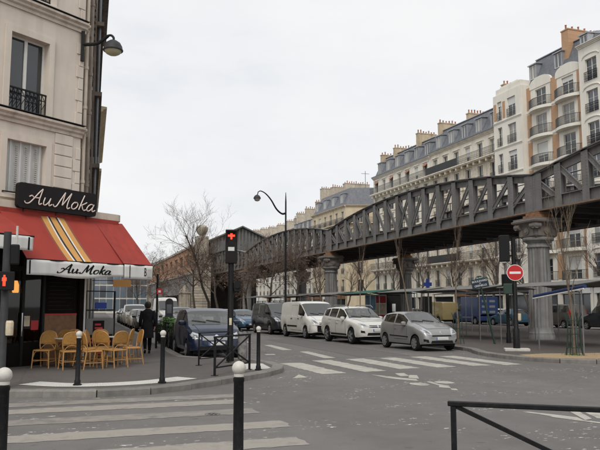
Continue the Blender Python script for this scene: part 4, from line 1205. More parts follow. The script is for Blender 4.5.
def shopfronts(parent, L, cols, m='interior_dark'):
    n = max(2, int(L/4.2)); w = L/n
    for i in range(n):
        a = MB(); a.box(i*w+0.2, (i+1)*w-0.2, -0.10, 0.05, 2.9, 3.7); a.build('shop_fascia', cols[i % len(cols)], parent)
        window(parent, I4, (i+0.5)*w, 0.35, w-0.7, 2.5, 0.10, 'shop', 'glass_mid' if i % 2 else 'glass_dark', 'iron_grey')
    return [((i+0.5)*w-(w-0.7)/2, (i+0.5)*w+(w-0.7)/2, 0.35, 2.85) for i in range(n)]
def shop_ops(L):
    n = max(2, int(L/4.2)); w = L/n
    return [((i+0.5)*w-(w-0.7)/2, (i+0.5)*w+(w-0.7)/2, 0.35, 2.85) for i in range(n)]
def haussmann(label, ya, yb, floors, gutter, m, nb, roof_h, ndorm, chims, balc=(), rail_m='lattice_iron', lower=None, winw=1.15, solid=None, valance=False, cm='chimney_ochre', shop=('white_stone','wood_brown','sign_white')):
    r, L = block('apartment_building', label, ya, yb, gutter, m)
    step = L/nb
    ops = []
    for fi, z in enumerate(floors):
        hh = 2.15 if fi < len(floors)-1 else 1.95
        for i in range(nb): ops.append(((i+0.5)*step-winw/2, (i+0.5)*step+winw/2, z+0.25, z+0.25+hh))
    zl = floors[-1] if lower else 0
    if lower:
        shell(r, L, 0, zl-0.15, [o for o in ops if o[3] < zl] + shop_ops(L), lower)
        shell(r, L, zl-0.15, gutter, [o for o in ops if o[3] > zl], m)
    else:
        shell(r, L, 0, gutter, ops + shop_ops(L), m)
    shopfronts(r, L, shop)
    for fi, z in enumerate(floors):
        for i in range(nb):
            o = ops[fi*nb+i]; uc = (o[0]+o[1])/2
            window(r, I4, uc, o[2], winw, o[3]-o[2], 0.18, 'casement')
            if fi not in balc: railing(r, I4, uc, o[2], winw+0.1, -0.06, 0.9, m='lattice_iron')
            s = MB(); s.box(o[0]-0.16, o[0]-0.002, -0.07, 0.0, o[2]-0.02, o[3]+0.18); s.box(o[1]+0.002, o[1]+0.16, -0.07, 0.0, o[2]-0.02, o[3]+0.18); s.box(o[0]-0.24, o[1]+0.24, -0.14, 0.0, o[3]+0.182, o[3]+0.34)
            s.build('window_surround', lower if lower and fi < len(floors)-1 else m, r)
            if valance and fi == len(floors)-1 and i % 2 == 0:
                v = MB(); v.add([(o[0],-0.02,o[3]),(o[1],-0.02,o[3]),(o[1],-0.35,o[3]-0.35),(o[0],-0.35,o[3]-0.35)], [(0,1,2,3)]); v.build('window_blind', 'terracotta', r)
        if fi:
            b = MB(); band(b, 0.0, L, z-0.12, [(a*0.7, q*0.6) for a, q in CORN]); b.build('string_course', lower or m, r)
        if fi in balc:
            b = MB(); b.box(0.05, L-0.05, -0.75, 0.0, z+0.10, z+0.24); b.box(0.05, L-0.05, -0.65, 0.0, z-0.02, z+0.098)
            for i in range(nb*2): uu = (i+0.5)*L/nb/2; b.box(uu-0.12, uu+0.12, -0.6, 0.0, z-0.35, z-0.021)
            b.build('balcony_slab', lower or m, r)
            parts = [(0.05, L-0.05)] if not solid else [(0.05, solid[0]), (solid[0], L-0.05)]
            for q, (a, c) in enumerate(parts):
                if solid and q == solid[1]:
                    p_ = MB(); p_.box(a+0.02, c-0.02, -0.74, -0.70, z+0.24, z+1.2); p_.build('balcony_screen', 'iron_grey', r)
                else:
                    railing(r, I4, (a+c)/2, z+0.24, c-a, -0.70, 0.98, m=rail_m, dense=0.16)
    b = MB(); band(b, -0.02, L+0.02, gutter-0.25, [(a*2.0, q) for a, q in CORN]); b.build('cornice', m, r)
    g = MB(); g.box(0, L, -0.42, -0.30, gutter+0.05, gutter+0.17); g.build('gutter', 'zinc_dark', r)
    if roof_h:
        mansard(r, L, gutter+0.06, roof_h)
        for i in range(ndorm): dormer(r, (i+0.5)*L/ndorm, gutter+0.45, 1.1, 1.75, 0.42)
    for (u, y0, y1, zt) in chims: chimney(r, u, y0, y1, gutter+0.5, zt, cm, w=0.6)
    return r
FLC = [3.95, 7.0, 10.05, 13.05, 16.0, 18.95]
haussmann('cream building with carved stone floors and a long grey balcony screen', 82.35, 66.75, FLC, 22.15, 'cream_stone', 6, 3.3, 5,
          [(0.4,1.2,4.0,26.5),(6.2,2.0,4.6,26.4),(15.2,1.0,5.0,27.4)], balc=(1,5), lower='carved_stone', solid=(7.5,0))
haussmann('cream building with small red window blinds and a row of slate dormers', 100.3, 82.4, FLC, 21.9, 'white_stone', 7, 3.2, 6,
          [(0.9,1.0,3.4,25.6),(5.0,1.2,4.4,25.9),(12.6,1.0,4.0,26.4)], balc=(1,5), lower='cream_stone', valance=True)

# corner block across the side street, with a return front facing the camera
e, L = block('apartment_building', 'yellowish corner building with wrap-around balcony beyond the side street', 128.3, 111.7, 19, 'cream_stone')
FLE = [4.0,7.1,10.2,13.2,16.0]
ops = [((i+0.5)*L/6-0.55, (i+0.5)*L/6+0.55, z+0.2, z+2.25) for z in FLE for i in range(6)]
shell(e, L, 0, 19.2, ops + shop_ops(L), 'ochre_render', sides=False)
shopfronts(e, L, ('wood_brown','sign_white'))
for o in ops: window(e, I4, (o[0]+o[1])/2, o[2], 1.1, 2.05, 0.18); railing(e, I4, (o[0]+o[1])/2, o[2], 1.2, -0.06, 0.9, m='lattice_iron')
FS = frame((L, 0), (0.35, 1.0)); SL = 13.0
sops = [(2.0+4.2*i, 3.0+4.2*i, z+0.2, z+2.2) for z in FLE for i in range(3)]
mb = MB(FS); wall_mesh(mb, 0, SL, 0, 19.2, sops, 0.22); mb.build('return_wall', 'ochre_render', e)
for o in sops: window(e, FS, (o[0]+o[1])/2, o[2], 1.0, 2.0, 0.16)
b = MB(); band(b, 0, L, 18.95, [(a*2, q) for a, q in CORN]); b.M = FS; band(b, 0, SL, 18.95, [(a*2, q) for a, q in CORN]); b.build('cornice', 'ochre_render', e)
b = MB(); b.box(0, L+0.3, -0.7, 0, 16.0, 16.14); b.M = FS; b.box(0, SL, -0.7, 0, 16.0, 16.14); b.build('balcony_slab', 'ochre_render', e)
railing(e, I4, L/2, 16.14, L, -0.65, 0.95, m='lattice_iron', dense=0.17); railing(e, FS, SL/2, 16.14, SL, -0.65, 0.95, m='lattice_iron', dense=0.17)
mb = MB(); pp = [(0,0.1),(L-0.1,0.1)]; q1 = FS @ Vector((SL,0.1,0)); pp += [(q1.x,q1.y),(0,13)]
cx_, cy_ = L*0.55, 6.5
tp_ = [(lerp(x,cx_,0.16), lerp(y,cy_,0.22)) for x, y in pp]
mb.grid([[(x,y,19.26) for x,y in pp], [(x,y,22.6) for x,y in tp_]], closed=True); mb.add([(x,y,22.6) for x,y in tp_], [(0,1,2,3)])
mb.build('mansard_roof', 'slate', e)
for i in range(4): dormer(e, 1.8+i*4.1, 19.6, 1.2, 1.9, 0.35)
for u, y0, y1, zt in [(1.0,1.5,5,24.6),(5.5,2,6,24.2),(9.0,3,8,24.4)]: chimney(e, u, y0, y1, 20, zt, 'chimney_pale', w=1.1)
mb = MB(); mb.tube([(12,6,22.6),(12,6,26.5)], 0.05, 6); mb.tube([(12,5.2,26.0),(12,6.8,26.0)], 0.04, 5); mb.tube([(16,7,22.6),(16,7,25.2)], 0.12, 6); mb.tube([(17.2,7,22.6),(17.2,7,24.6)], 0.14, 6); mb.build('roof_vent', 'zinc_dark', e)

# farther blocks
haussmann('pale plastered building with bluish windows beyond the yellowish corner block', 141, 128.4, [4,7,10,13], 16.6, 'pale_stone', 5, 2.6, 5, [(0.5,1,4,21.3),(6,1,5,21.6),(12,1,5,22.2)], balc=(3,), cm='chimney_pale')
haussmann('long distant pale terrace with many chimneys behind the station roof', 190, 141.2, [4,7,10,13], 15.8, 'pale_stone', 16, 2.8, 14, [(u,1,5,20.8+0.5*math.sin(u)) for u in (2,8,15,22,29,36,43,48)], cm='chimney_pale')

# white building with orange brick strips
B, L = block('apartment_building', 'tall white building with orange brick strips, curved balconies and slate mansard', 66.7, 53.1, 25, 'white_stone')
FLB = [4.1,7.2,10.25,13.3,16.35,19.4,22.4]
# local x: 0 at the left; bay on the left 0..5.1, then two bow columns
bops, rops = [], []
for z in FLB:
    bops += [(0.75,1.55,z+0.2,z+2.35),(2.6,4.05,z+0.2,z+2.35)]
    if z < 22: rops += [(6.5,8.2,z+0.15,z+2.4),(10.6,12.3,z+0.15,z+2.4)]
    else: rops += [(6.5,8.2,z+0.15,z+2.2),(10.6,12.3,z+0.15,z+2.2)]
mb = MB(); wall_mesh(mb, 0, 5.1, 3.9, 25.6, bops, 0.25, -0.75)
mb.add([(5.1,-0.75,3.9),(5.1,0.0,3.9),(5.1,0.0,25.6),(5.1,-0.75,25.6)], [(0,1,2,3)]); mb.add([(0,-0.75,3.9),(0,3,3.9),(0,3,25.6),(0,-0.75,25.6)], [(0,1,2,3)]); mb.add([(0,-0.75,25.6),(5.1,-0.75,25.6),(5.1,6,25.6),(0,6,25.6)], [(0,1,2,3)]); mb.add([(0,-0.75,3.9),(5.1,-0.75,3.9),(5.1,0,3.9),(0,0,3.9)], [(0,1,2,3)])
mb.add([(5.1,0,25.1),(5.1,6,25.1),(5.1,6,25.6),(5.1,0,25.6)], [(0,1,2,3)])
mb.build('bay', 'white_stone', B)
mb = MB(); wall_mesh(mb, 5.1, L, 3.9, 25.1, rops, 0.25); wall_mesh(mb, 0, L, 0, 3.9, shop_ops(L), 0.2)
for u in (0, L): mb.add([(u,0,0),(u,11,0),(u,11,25.1),(u,0,25.1)], [(0,1,2,3)])
mb.add([(5.1,0.02,25.1),(L,0.02,25.1),(L,11,25.1),(5.1,11,25.1)], [(0,1,2,3)]); mb.build('wall', 'white_stone', B)
shopfronts(B, L, ('sign_white','white_stone'))
for o in bops:
    window(B, I4, (o[0]+o[1])/2, o[2], o[1]-o[0], o[3]-o[2], -0.57, 'french'); railing(B, I4, (o[0]+o[1])/2, o[2]-0.05, o[1]-o[0]+0.1, -0.82, 0.95, m='lattice_iron')
for o in rops: window(B, I4, (o[0]+o[1])/2, o[2], o[1]-o[0], o[3]-o[2], 0.15, 'french')
for z in FLB:
    for a in (5.12, 8.95, 12.85): 
        w = 0.62 if a < 6 else (0.95 if a < 10 else 0.55)
        MB().box(a, a+w, -0.05, -0.002, z+0.3, z+2.75).build('brick_strip', 'orange_brick', B)
    for a in (0.15, 1.8): MB().box(a, a+0.42, -0.80, -0.752, z+0.3, z+2.2).build('brick_strip', 'orange_brick', B) if z > 22 else None
    for uc in (7.35, 11.45):                     # bowed balconies
        arcp = [(uc-1.75+3.5*k/12, -0.12-0.75*math.sin(math.pi*k/12)**0.6) for k in range(13)]
        b = MB(); b.prism([(uc-1.75,0.0)]+arcp+[(uc+1.75,0.0)], z-0.22, z+0.08); b.build('balcony_slab', 'white_stone', B)
        b = MB(); b.tube([(x,y+0.05,z+1.02) for x,y in arcp], 0.03, 5); b.tube([(x,y+0.05,z+0.18) for x,y in arcp], 0.02, 5)
        for k in range(12):
            for f in (0.0, 0.33, 0.66):
                x, y = lerp(arcp[k][0],arcp[k+1][0],f), lerp(arcp[k][1],arcp[k+1][1],f)+0.05
                b.box(x-0.014,x+0.014,y-0.014,y+0.014,z+0.08,z+1.02)
        b.build('railing', 'lattice_iron', B)
    b = MB(); band(b, 5.1, L, z-0.2, [(a*0.6, q*0.7) for a, q in CORN]); band(b, 0, 5.1, z-0.2, [(a*0.6, q*0.7) for a, q in CORN], -0.75); b.build('string_course', 'white_stone', B)
for uc in (7.35, 11.45):                         # arched white parapets over the top windows
    pf = [(uc-1.7,24.8),(uc+1.7,24.8),(uc+1.7,25.2)]+[(uc+1.7*math.cos(R(k*15)),25.2+0.75*math.sin(R(k*15))) for k in range(1,12)]+[(uc-1.7,25.2)]
    b = MB(); n = len(pf); b.add([(x,-0.06,z) for x,z in pf]+[(x,0.22,z) for x,z in pf], [tuple(range(n)),tuple(range(2*n-1,n-1,-1))]+[(i,(i+1)%n,n+(i+1)%n,n+i) for i in range(n)])
    b.build('arched_parapet', 'white_stone', B)
b = MB(); b.box(0.3,4.8,-0.55,3,25.6,26.3); b.box(1.0,4.2,-0.45,3,26.3,26.5); b.build('bay_parapet', 'white_stone', B)
mansard(B, L, 25.15, 3.6, 1.5, 11, y0=0.35, u0=4.6)
for u in (5.3, 9.35): dormer(B, u, 26.3, 1.0, 1.5, 0.75)
dormer(B, 13.0, 26.5, 0.9, 1.9, 0.9)
chimney(B, 10.1, 1.1, 5.5, 25.2, 30.0, 'orange_brick', w=1.0, pots=6)
# white block at the right edge
A, L = block('apartment_building', 'white building with arched mouldings at the right edge of the picture', 53.0, 34, 28, 'white_stone')
FLA = [4.2,7.3,10.4,13.5,16.6,19.7,22.8]
aops = [((i+0.5)*L/6-0.75, (i+0.5)*L/6+0.75, z+0.2, z+2.35) for z in FLA for i in range(6)]
shell(A, L, 3.9, 26.7, aops, 'white_stone', y=-0.5); shell(A, L, 0, 3.9, shop_ops(L), 'white_stone', sides=False); shopfronts(A, L, ('sign_white','wood_brown'))
for o in aops:
    window(A, I4, (o[0]+o[1])/2, o[2], 1.5, 2.15, -0.32, 'french'); railing(A, I4, (o[0]+o[1])/2, o[2]-0.05, 1.7, -0.58, 0.95, m='iron_black')
    b = MB(); cx_ = (o[0]+o[1])/2
    b.tube([(cx_+1.1*math.cos(R(k*20)), -0.52, o[3]+0.15+0.35*math.sin(R(k*20))) for k in range(10)], 0.07, 5); b.build('arched_moulding', 'white_stone', A)
b = MB(); band(b, 0, L, 26.45, [(a*2, q) for a, q in CORN], -0.5); b.build('cornice', 'white_stone', A)

# ------------------------------------------------------------------ blocks closing the far left end of the street
g = thing('office_building', 'blue glass office block far down the street beneath the awning', 'building', (9, 170, 0))
MB().box(0, 12.5, 0.1, 12, 0, 13).build('core', 'pale_stone', g)
for i in range(8):
    for j in range(4):
        f = MB().box(0.15+i*1.55, 1.55+i*1.55, -0.05, 0.098, 0.6+j*3.1, 3.3+j*3.1).build('glass_panel', 'glass_blue' if (i*3+j*5) % 4 else 'glass_mid', g)
haus2 = thing('apartment_building', 'beige stone building far down the street behind the woman', 'building', (23, 178, 0))
ops = [(1+2.4*i, 2.1+2.4*i, z, z+1.9) for z in (1.5,4.8) for i in range(4)]
mb = MB(); wall_mesh(mb, 0, 11, 0, 8.0, ops, 0.2); mb.add([(0,0,0),(0,10,0),(0,10,8),(0,0,8)], [(0,1,2,3)]); mb.add([(11,0,0),(11,10,0),(11,10,8),(11,0,8)], [(0,1,2,3)]); mb.add([(0,0.02,8),(11,0.02,8),(11,10,8),(0,10,8)], [(0,1,2,3)]); mb.build('wall', 'cream_stone', haus2)
for o in ops: window(haus2, I4, (o[0]+o[1])/2, o[2], 1.1, 1.9, 0.15)

# ------------------------------------------------------------------ vehicles
def wheel_meshes(r, w, rim='rim_grey', spokes=5):
    key = ('wheel', r, w, rim, spokes)
    if key in rcache: return rcache[key]
    t = MB(Matrix.Rotation(R(90), 4, 'X'))
    ri = r*0.66
    t.lathe([(ri,-w/2+0.01),(r*0.9,-w/2),(r*0.985,-w/2+0.03),(r,0),(r*0.985,w/2-0.03),(r*0.9,w/2),(ri,w/2-0.01)], 28)
    m = MB(Matrix.Rotation(R(90), 4, 'X'))
    m.lathe([(ri*0.99,-w/2+0.005),(ri*1.02,-w/2-0.008),(ri*0.93,-w/2+0.002),(ri*0.90,-w/2+0.06)], 28, cap=False)
    for k in range(spokes):
        a = 2*math.pi*k/spokes
        for da in (-0.13, 0.13):
            p, q = (ri*0.15*math.cos(a+da*2), ri*0.15*math.sin(a+da*2), -w/2+0.0), (ri*0.94*math.cos(a+da), ri*0.94*math.sin(a+da), -w/2+0.012)
            m.bar(p, q, 0.045, 0.03)
    m.tube([(0,0,-w/2-0.012),(0,0,-w/2+0.02)], ri*0.2, 12)
    d = MB(Matrix.Rotation(R(90), 4, 'X')); d.lathe([(ri*0.9,-w/2+0.062),(ri*0.05,-w/2+0.060)], 24)
    rcache[key] = (t.mesh('tyre', 'rubber', 40), m.mesh('rim', rim, 40), d.mesh('brake_disc', 'plastic_black'))
    return rcache[key]

def vehicle(name, label, cat, loc, rz, S, pm, group=None):
    """x: 0 at the front bumper to L at the rear; y across; z up.  S holds the shape tables of the type"""
    root = thing(name, label, cat, loc, rz, group)
    L, W, r = S['L'], S['W'], S['r']
    xf, xr = S['xf'], S['xr']
    ra = r + S.get('gap', 0.055)
    top, belt, plan = S['top'], S['belt'], S['plan']
    rf = S.get('roofw', 0.78)
    zl0 = S.get('low', 0.24)
    xs = {0.0, L}
    k = 0.0
    while k < L: xs.add(round(k, 3)); k += L/26
    for xw in (xf, xr):
        for a in range(0, 181, 15): xs.add(round(xw + ra*math.cos(R(a)), 3))
        xs.add(round(xw-ra-0.02, 3)); xs.add(round(xw+ra+0.02, 3))
    for a, _ in top: xs.add(round(a, 3))
    for a, b in S['side']: xs.add(round(a, 3)); xs.add(round(b, 3))
    xs = sorted(x for x in xs if 0 <= x <= L)
    xs = [x for i, x in enumerate(xs) if i == 0 or x - xs[i-1] > 0.004]
    ghm = max(interp(top, x) - interp(belt, x) for x in xs)
    def ring(x):
        w = interp(plan, x)*W/2
        zt = interp(top, x); zb = min(interp(belt, x), zt-0.035)
        zl = zl0 + 0.10*max(0, 1-x/0.35) * S.get('chin', 0.4) + 0.08*max(0, 1-(L-x)/0.4)
        for xw in (xf, xr):
            if abs(x-xw) < ra: zl = max(zl, r*0.98 + math.sqrt(ra*ra-(x-xw)**2))
        zl = min(zl, zb-0.10)
        gh = zt-zb
        t = min(1.0, gh/ghm)
        wb = w*0.965
        we = lerp(w*0.90, W/2*rf, min(1.0, t**0.9)) if gh > 0.05 else w*0.88
        cr_ = lerp(0.018, 0.05, t)
        ze = zt-cr_
        sh = min(0.07, (zb-zl)*0.3)
        zm = lerp(zl, zb, 0.45)
        flare = 0.02 if min(abs(x-xf), abs(x-xr)) < ra+0.02 else 0.0
        pts = [(w*0.935+flare, zl), (w*0.985+flare*0.8, lerp(zl, zm, 0.5)), (w+flare*0.3, zm), (w*0.992, zb-sh), (wb, zb)]
        pts += [(lerp(wb, we, 0.09), lerp(zb, ze, 0.09)), (lerp(wb, we, 0.90)+0.008*t, lerp(zb, ze, 0.90)), (we-0.01, ze), (we*0.80, zt-cr_*0.30), (we*0.42, zt-cr_*0.06), (0, zt)]
        return pts
    NPT = 11
    rows = []
    for x in xs:
        h = ring(x)
        rows.append([(x, -y, z) for y, z in h] + [(x, y, z) for y, z in reversed(h[:-1])])
    n = len(rows[0])
    vs = [p for rw in rows for p in rw]
    quads = {}
    for i in range(len(xs)-1):
        xm = (xs[i]+xs[i+1])/2
        for k in range(n-1):
            seg = k if k < NPT-1 else (n-2-k)
            key = 'body'
            if seg == 5:
                for q, (a, b) in enumerate(S['side']):
                    if a < xm < b: key = ('side', q, k < NPT-1)
            elif seg >= 7:
                if S['ws'][0] < xm < S['ws'][1]: key = 'ws'
                elif S.get('rw') and S['rw'][0] < xm < S['rw'][1]: key = 'rw'
            quads.setdefault(key, []).append((i*n+k, i*n+k+1, (i+1)*n+k+1, (i+1)*n+k))
    body = list(quads['body'])
    body.append(tuple(range(n))[::-1]); body.append(tuple((len(xs)-1)*n+k for k in range(n)))
    tree = BVHTree.FromPolygons([Vector(v) for v in vs], [f for q in quads.values() for f in q] + body[-2:])
    def part(nm, faces, m, sm=35, parent=root):
        mb = MB(); used = sorted({i for f in faces for i in f}); mp_ = {j: i for i, j in enumerate(used)}
        mb.add([vs[j] for j in used], [tuple(mp_[j] for j in f) for f in faces])
        return mb.build(nm, m, parent, smooth=sm)
    part('body', body, pm, 42)
    if 'ws' in quads: part('windshield', quads['ws'], 'windshield_glass')
    if 'rw' in quads: part('rear_window', quads['rw'], 'car_glass')
    for key, f in quads.items():
        if isinstance(key, tuple): part('side_window', f, S.get('side_mat', {}).get(key[1], 'car_glass'))
    # drape a star-shaped outline onto the shell, seen from the front, the rear or a side
    def drape(nm, poly, view, m, off=0.006, parent=root, rings=3):
        cx_ = sum(p[0] for p in poly)/len(poly); cz_ = sum(p[1] for p in poly)/len(poly)
        dense = []
        for i in range(len(poly)):
            a, b = poly[i], poly[(i+1) % len(poly)]
            st_ = max(1, int(math.hypot(b[0]-a[0], b[1]-a[1])/0.06))
            dense += [(lerp(a[0],b[0],k/st_), lerp(a[1],b[1],k/st_)) for k in range(st_)]
        def hit(a, z):
            if view == 'front': o, d = Vector((-2, a, z)), Vector((1,0,0))
            elif view == 'rear': o, d = Vector((L+2, a, z)), Vector((-1,0,0))
            elif view == 'top': o, d = Vector((a, z, 4)), Vector((0,0,-1))
            else: o, d = Vector((a, 3*view, z)), Vector((0,-view,0))
            loc_, nrm, idx, ds = tree.ray_cast(o, d)
            if loc_ is None:
                loc_, nrm, idx, ds = tree.find_nearest(o + d*(2 if view in ('front','rear') else 3-W/2))
            return loc_ - d*off
        mb = MB(); rows_ = []
        for j in range(1, rings+1):
            t = j/rings; rows_.append([hit(lerp(cx_,a,t), lerp(cz_,z,t)) for a, z in dense])
        m_ = len(dense)
        # close the edge back into the shell so the patch has thickness
        dd = Vector((1,0,0)) if view == 'front' else Vector((-1,0,0)) if view == 'rear' else Vector((0,0,-1)) if view == 'top' else Vector((0,-view,0))
        rows_.append([p_ + dd*(off+0.004) for p_ in rows_[-1]])
        c = hit(cx_, cz_)
        mb.grid(rows_, closed=True); b0 = len(mb.v)
        mb.add([c], []); 
        mb.f += [(b0, k, (k+1) % m_) for k in range(m_)]; mb.mi += [0]*m_
        return mb.build(nm, m, parent, smooth=50)
    def both(fn):
        for s in (-1, 1): fn(s)
    def mir(poly, s): return [(s*y, z) for y, z in poly]
    for s in (-1, 1):
        h = drape('headlight', mir(S['lamp'], s), 'front', 'lamp_glass', 0.010, rings=5)
        if S.get('lamp_in'): drape('lamp_bowl', mir(S['lamp_in'], s), 'front', 'lamp_dark', 0.020, h)
        if S.get('fog'): drape('fog_recess', mir(S['fog'], s), 'front', 'plastic_black', 0.006)
        if S.get('tail'): drape('tail_light', mir(S['tail'], s), 'rear', 'red_lens', 0.01)
    for nm, poly, m, off in S['front']: drape(nm, poly, 'front', m, off)
    pl = drape('number_plate', [(-0.26,S['plate']),(0.26,S['plate']),(0.26,S['plate']+0.11),(-0.26,S['plate']+0.11)], 'front', 'plate_white', 0.022)
    drape('plate_band', [(0.215,S['plate']+0.005),(0.255,S['plate']+0.005),(0.255,S['plate']+0.105),(0.215,S['plate']+0.105)], 'front', 'plate_blue', 0.025, pl, 1)
    hx = S['ws'][0]-0.06; hx0 = S['ws'][0]*0.30; hw = W/2*0.70
    if not S.get('nohood'):
        hp = [(hx0,-hw*0.85),(hx,-hw),(hx,hw),(hx0,hw*0.85)]
        drape('bonnet_seam', [(x_+(0.012 if x_ > hx0 else -0.012), y_*1.022) for x_, y_ in hp], 'top', 'seam', 0.002, rings=5)
        drape('bonnet', hp, 'top', pm, 0.006, rings=6)
    for s in (-1, 1):
        for poly in S['doors']:
            cx_ = sum(p[0] for p in poly)/len(poly); cz_ = sum(p[1] for p in poly)/len(poly)
            big = [(p[0]+math.copysign(0.014, p[0]-cx_), p[1]+math.copysign(0.014, p[1]-cz_)) for p in poly]
            drape('door_seam', big, s, 'seam', 0.002, rings=4)
            d = drape('door', poly, s, pm, 0.006, rings=4)
            xa = max(p[0] for p in poly)-0.16; zz = S['handle']
            drape('handle', [(xa-0.09,zz),(xa+0.07,zz),(xa+0.07,zz+0.035),(xa-0.09,zz+0.035)], s, S.get('handle_mat', pm), 0.03, d, 1)
        for nm, poly, m in S.get('trim', []): drape(nm, poly, s, m, 0.014, rings=2)
        # door mirror
        mx_, mz = S['mirror']
        w = interp(plan, mx_)*W/2
        mb = MB(); y = s*(w+0.04)
        mb.lathe([(0.02,-0.07),(0.075,-0.055),(0.095,0),(0.085,0.06),(0.03,0.085)], 12, (mx_, y, mz), sx=0.8, sy=1.25); mb.bar((mx_+0.02, s*(w*0.93), mz-0.05), (mx_, y, mz-0.02), 0.05, 0.05)
        mb.build('mirror', S.get('mirror_mat', pm), root, smooth=50)
    # cabin: dashboard and seats behind the glass
    x0, x1 = S['ws']; zc_ = interp(belt, x1)-0.1
    MB().box(x0+0.15, x0+0.60, -W/2*0.82, W/2*0.82, zc_-0.25, min(zc_+0.04, interp(top, x0+0.15)-0.03)).build('dashboard', 'plastic_black', root)
    for yy in (-0.36, 0.36):
        b_ = MB(); b_.box(x1+0.15, x1+0.28, yy-0.22, yy+0.22, zc_-0.35, zc_+0.22); b_.box(x1+0.17, x1+0.25, yy-0.11, yy+0.11, zc_+0.23, zc_+0.40); b_.build('seat', 'seat_cloth', root)
    if L-x1 > 2.0 and len(S['side']) > 1: MB().box(x1+1.05, x1+1.2, -0.6, 0.6, zc_-0.35, zc_+0.25).build('rear_seat', 'seat_cloth', root)
    # under body and wheels
    MB().box(0.25, L-0.25, -W/2*0.80, W/2*0.80, 0.19, min(0.75, S['belt'][1][1]-0.12)).build('underbody', 'plastic_black', root)
    ty, rm, bd = wheel_meshes(r, S.get('tw', 0.20), S.get('rim', 'rim_grey'), S.get('spokes', 5))
    for xw in (xf, xr):
        for s in (-1, 1):
            o = bpy.data.objects.new('wheel', None); o.parent = root; o.empty_display_size = 0.1
            o.location = (xw, s*(W/2*0.985-S.get('tw', 0.20)/2), r); o.rotation_euler = (0, random.uniform(0, 6), R(180) if s < 0 else 0); col.objects.link(o)
            o.rotation_euler = (0, 0, R(180) if s < 0 else 0)
            for nm, me in (('tyre', ty), ('rim', rm), ('brake_disc', bd)): obj(nm, me, o)
    # wipers
    x0 = S['ws'][0]
    for y in (-0.30, 0.18):
        mb = MB(); pts_ = []
        for t in (0.0, 0.33, 0.66, 1.0):
            xx, yy = x0+0.05+0.10*t, y+0.45*t
            hh = tree.ray_cast(Vector((xx, yy, 4)), Vector((0,0,-1)))
            if hh[0]: pts_.append(hh[0]+Vector((0,0,0.018)))
        if len(pts_) > 1: mb.tube(pts_, 0.011, 5); mb.build('wiper', 'plastic_black', root)
    if S.get('extra'): S['extra'](root, drape, tree)
    return root
PLAN = [(0,0.70),(0.06,0.82),(0.18,0.92),(0.45,0.98),(0.9,1.0)]
def plan(L, rear=0.86): return PLAN + [(L-0.7,1.0),(L-0.25,0.96),(L-0.05,0.90),(L,rear)]
def diamond(y, z, s): return [(y-s*0.62,z),(y,z-s),(y+s*0.62,z),(y,z+s)]
def roof_rails(root, drape, tree):
    for s in (-1, 1):
        mb = MB(); mb.tube([(1.75, s*0.62, 1.60),(1.95, s*0.62, 1.70),(3.4, s*0.62, 1.71),(3.7, s*0.60, 1.62)], 0.02, 6); mb.build('roof_rail', 'rim_grey', root)
TW = dict(L=3.60, W=1.65, r=0.29, xf=0.66, xr=3.03, low=0.25, roofw=0.74,
    top=[(0,0.50),(0.05,0.64),(0.14,0.74),(0.35,0.86),(0.75,0.985),(0.98,1.03),(1.72,1.42),(2.05,1.465),(2.6,1.46),(3.1,1.40),(3.35,1.30),(3.52,0.98),(3.60,0.62)],
    belt=[(0,0.47),(0.14,0.69),(0.75,0.90),(1.1,0.945),(2.4,0.985),(3.2,1.04),(3.45,0.95),(3.6,0.56)], plan=plan(3.6),
    ws=(1.0,1.74), rw=(3.33,3.51), side=[(1.28,2.18),(2.27,3.12)],
    lamp=[(0.40,0.60),(0.72,0.66),(0.74,0.80),(0.66,0.88),(0.52,0.80),(0.42,0.70)], lamp_in=[(0.48,0.66),(0.64,0.69),(0.66,0.80),(0.54,0.76)],
    fog=[(0.55,0.32),(0.72,0.36),(0.72,0.46),(0.58,0.44)],
    front=[('grille',[(-0.42,0.55),(0.42,0.55),(0.40,0.60),(-0.40,0.60)],'plastic_black',0.006),('intake',[(-0.48,0.30),(0.48,0.30),(0.44,0.40),(-0.44,0.40)],'plastic_black',0.006),
           ('badge',diamond(0,0.695,0.062),'chrome',0.018),('badge_centre',diamond(0,0.695,0.035),'paint_silver',0.024)],
    plate=0.425, doors=[[(1.22,0.42),(2.20,0.42),(2.26,0.93),(1.20,0.90)]], handle=0.80, mirror=(1.36,1.0), spokes=7,
    trim=[('side_moulding',[(1.12,0.49),(2.55,0.51),(2.55,0.55),(1.12,0.53)],'plastic_black')], tail=[(0.55,0.75),(0.74,0.75),(0.72,1.0),(0.58,1.0)])
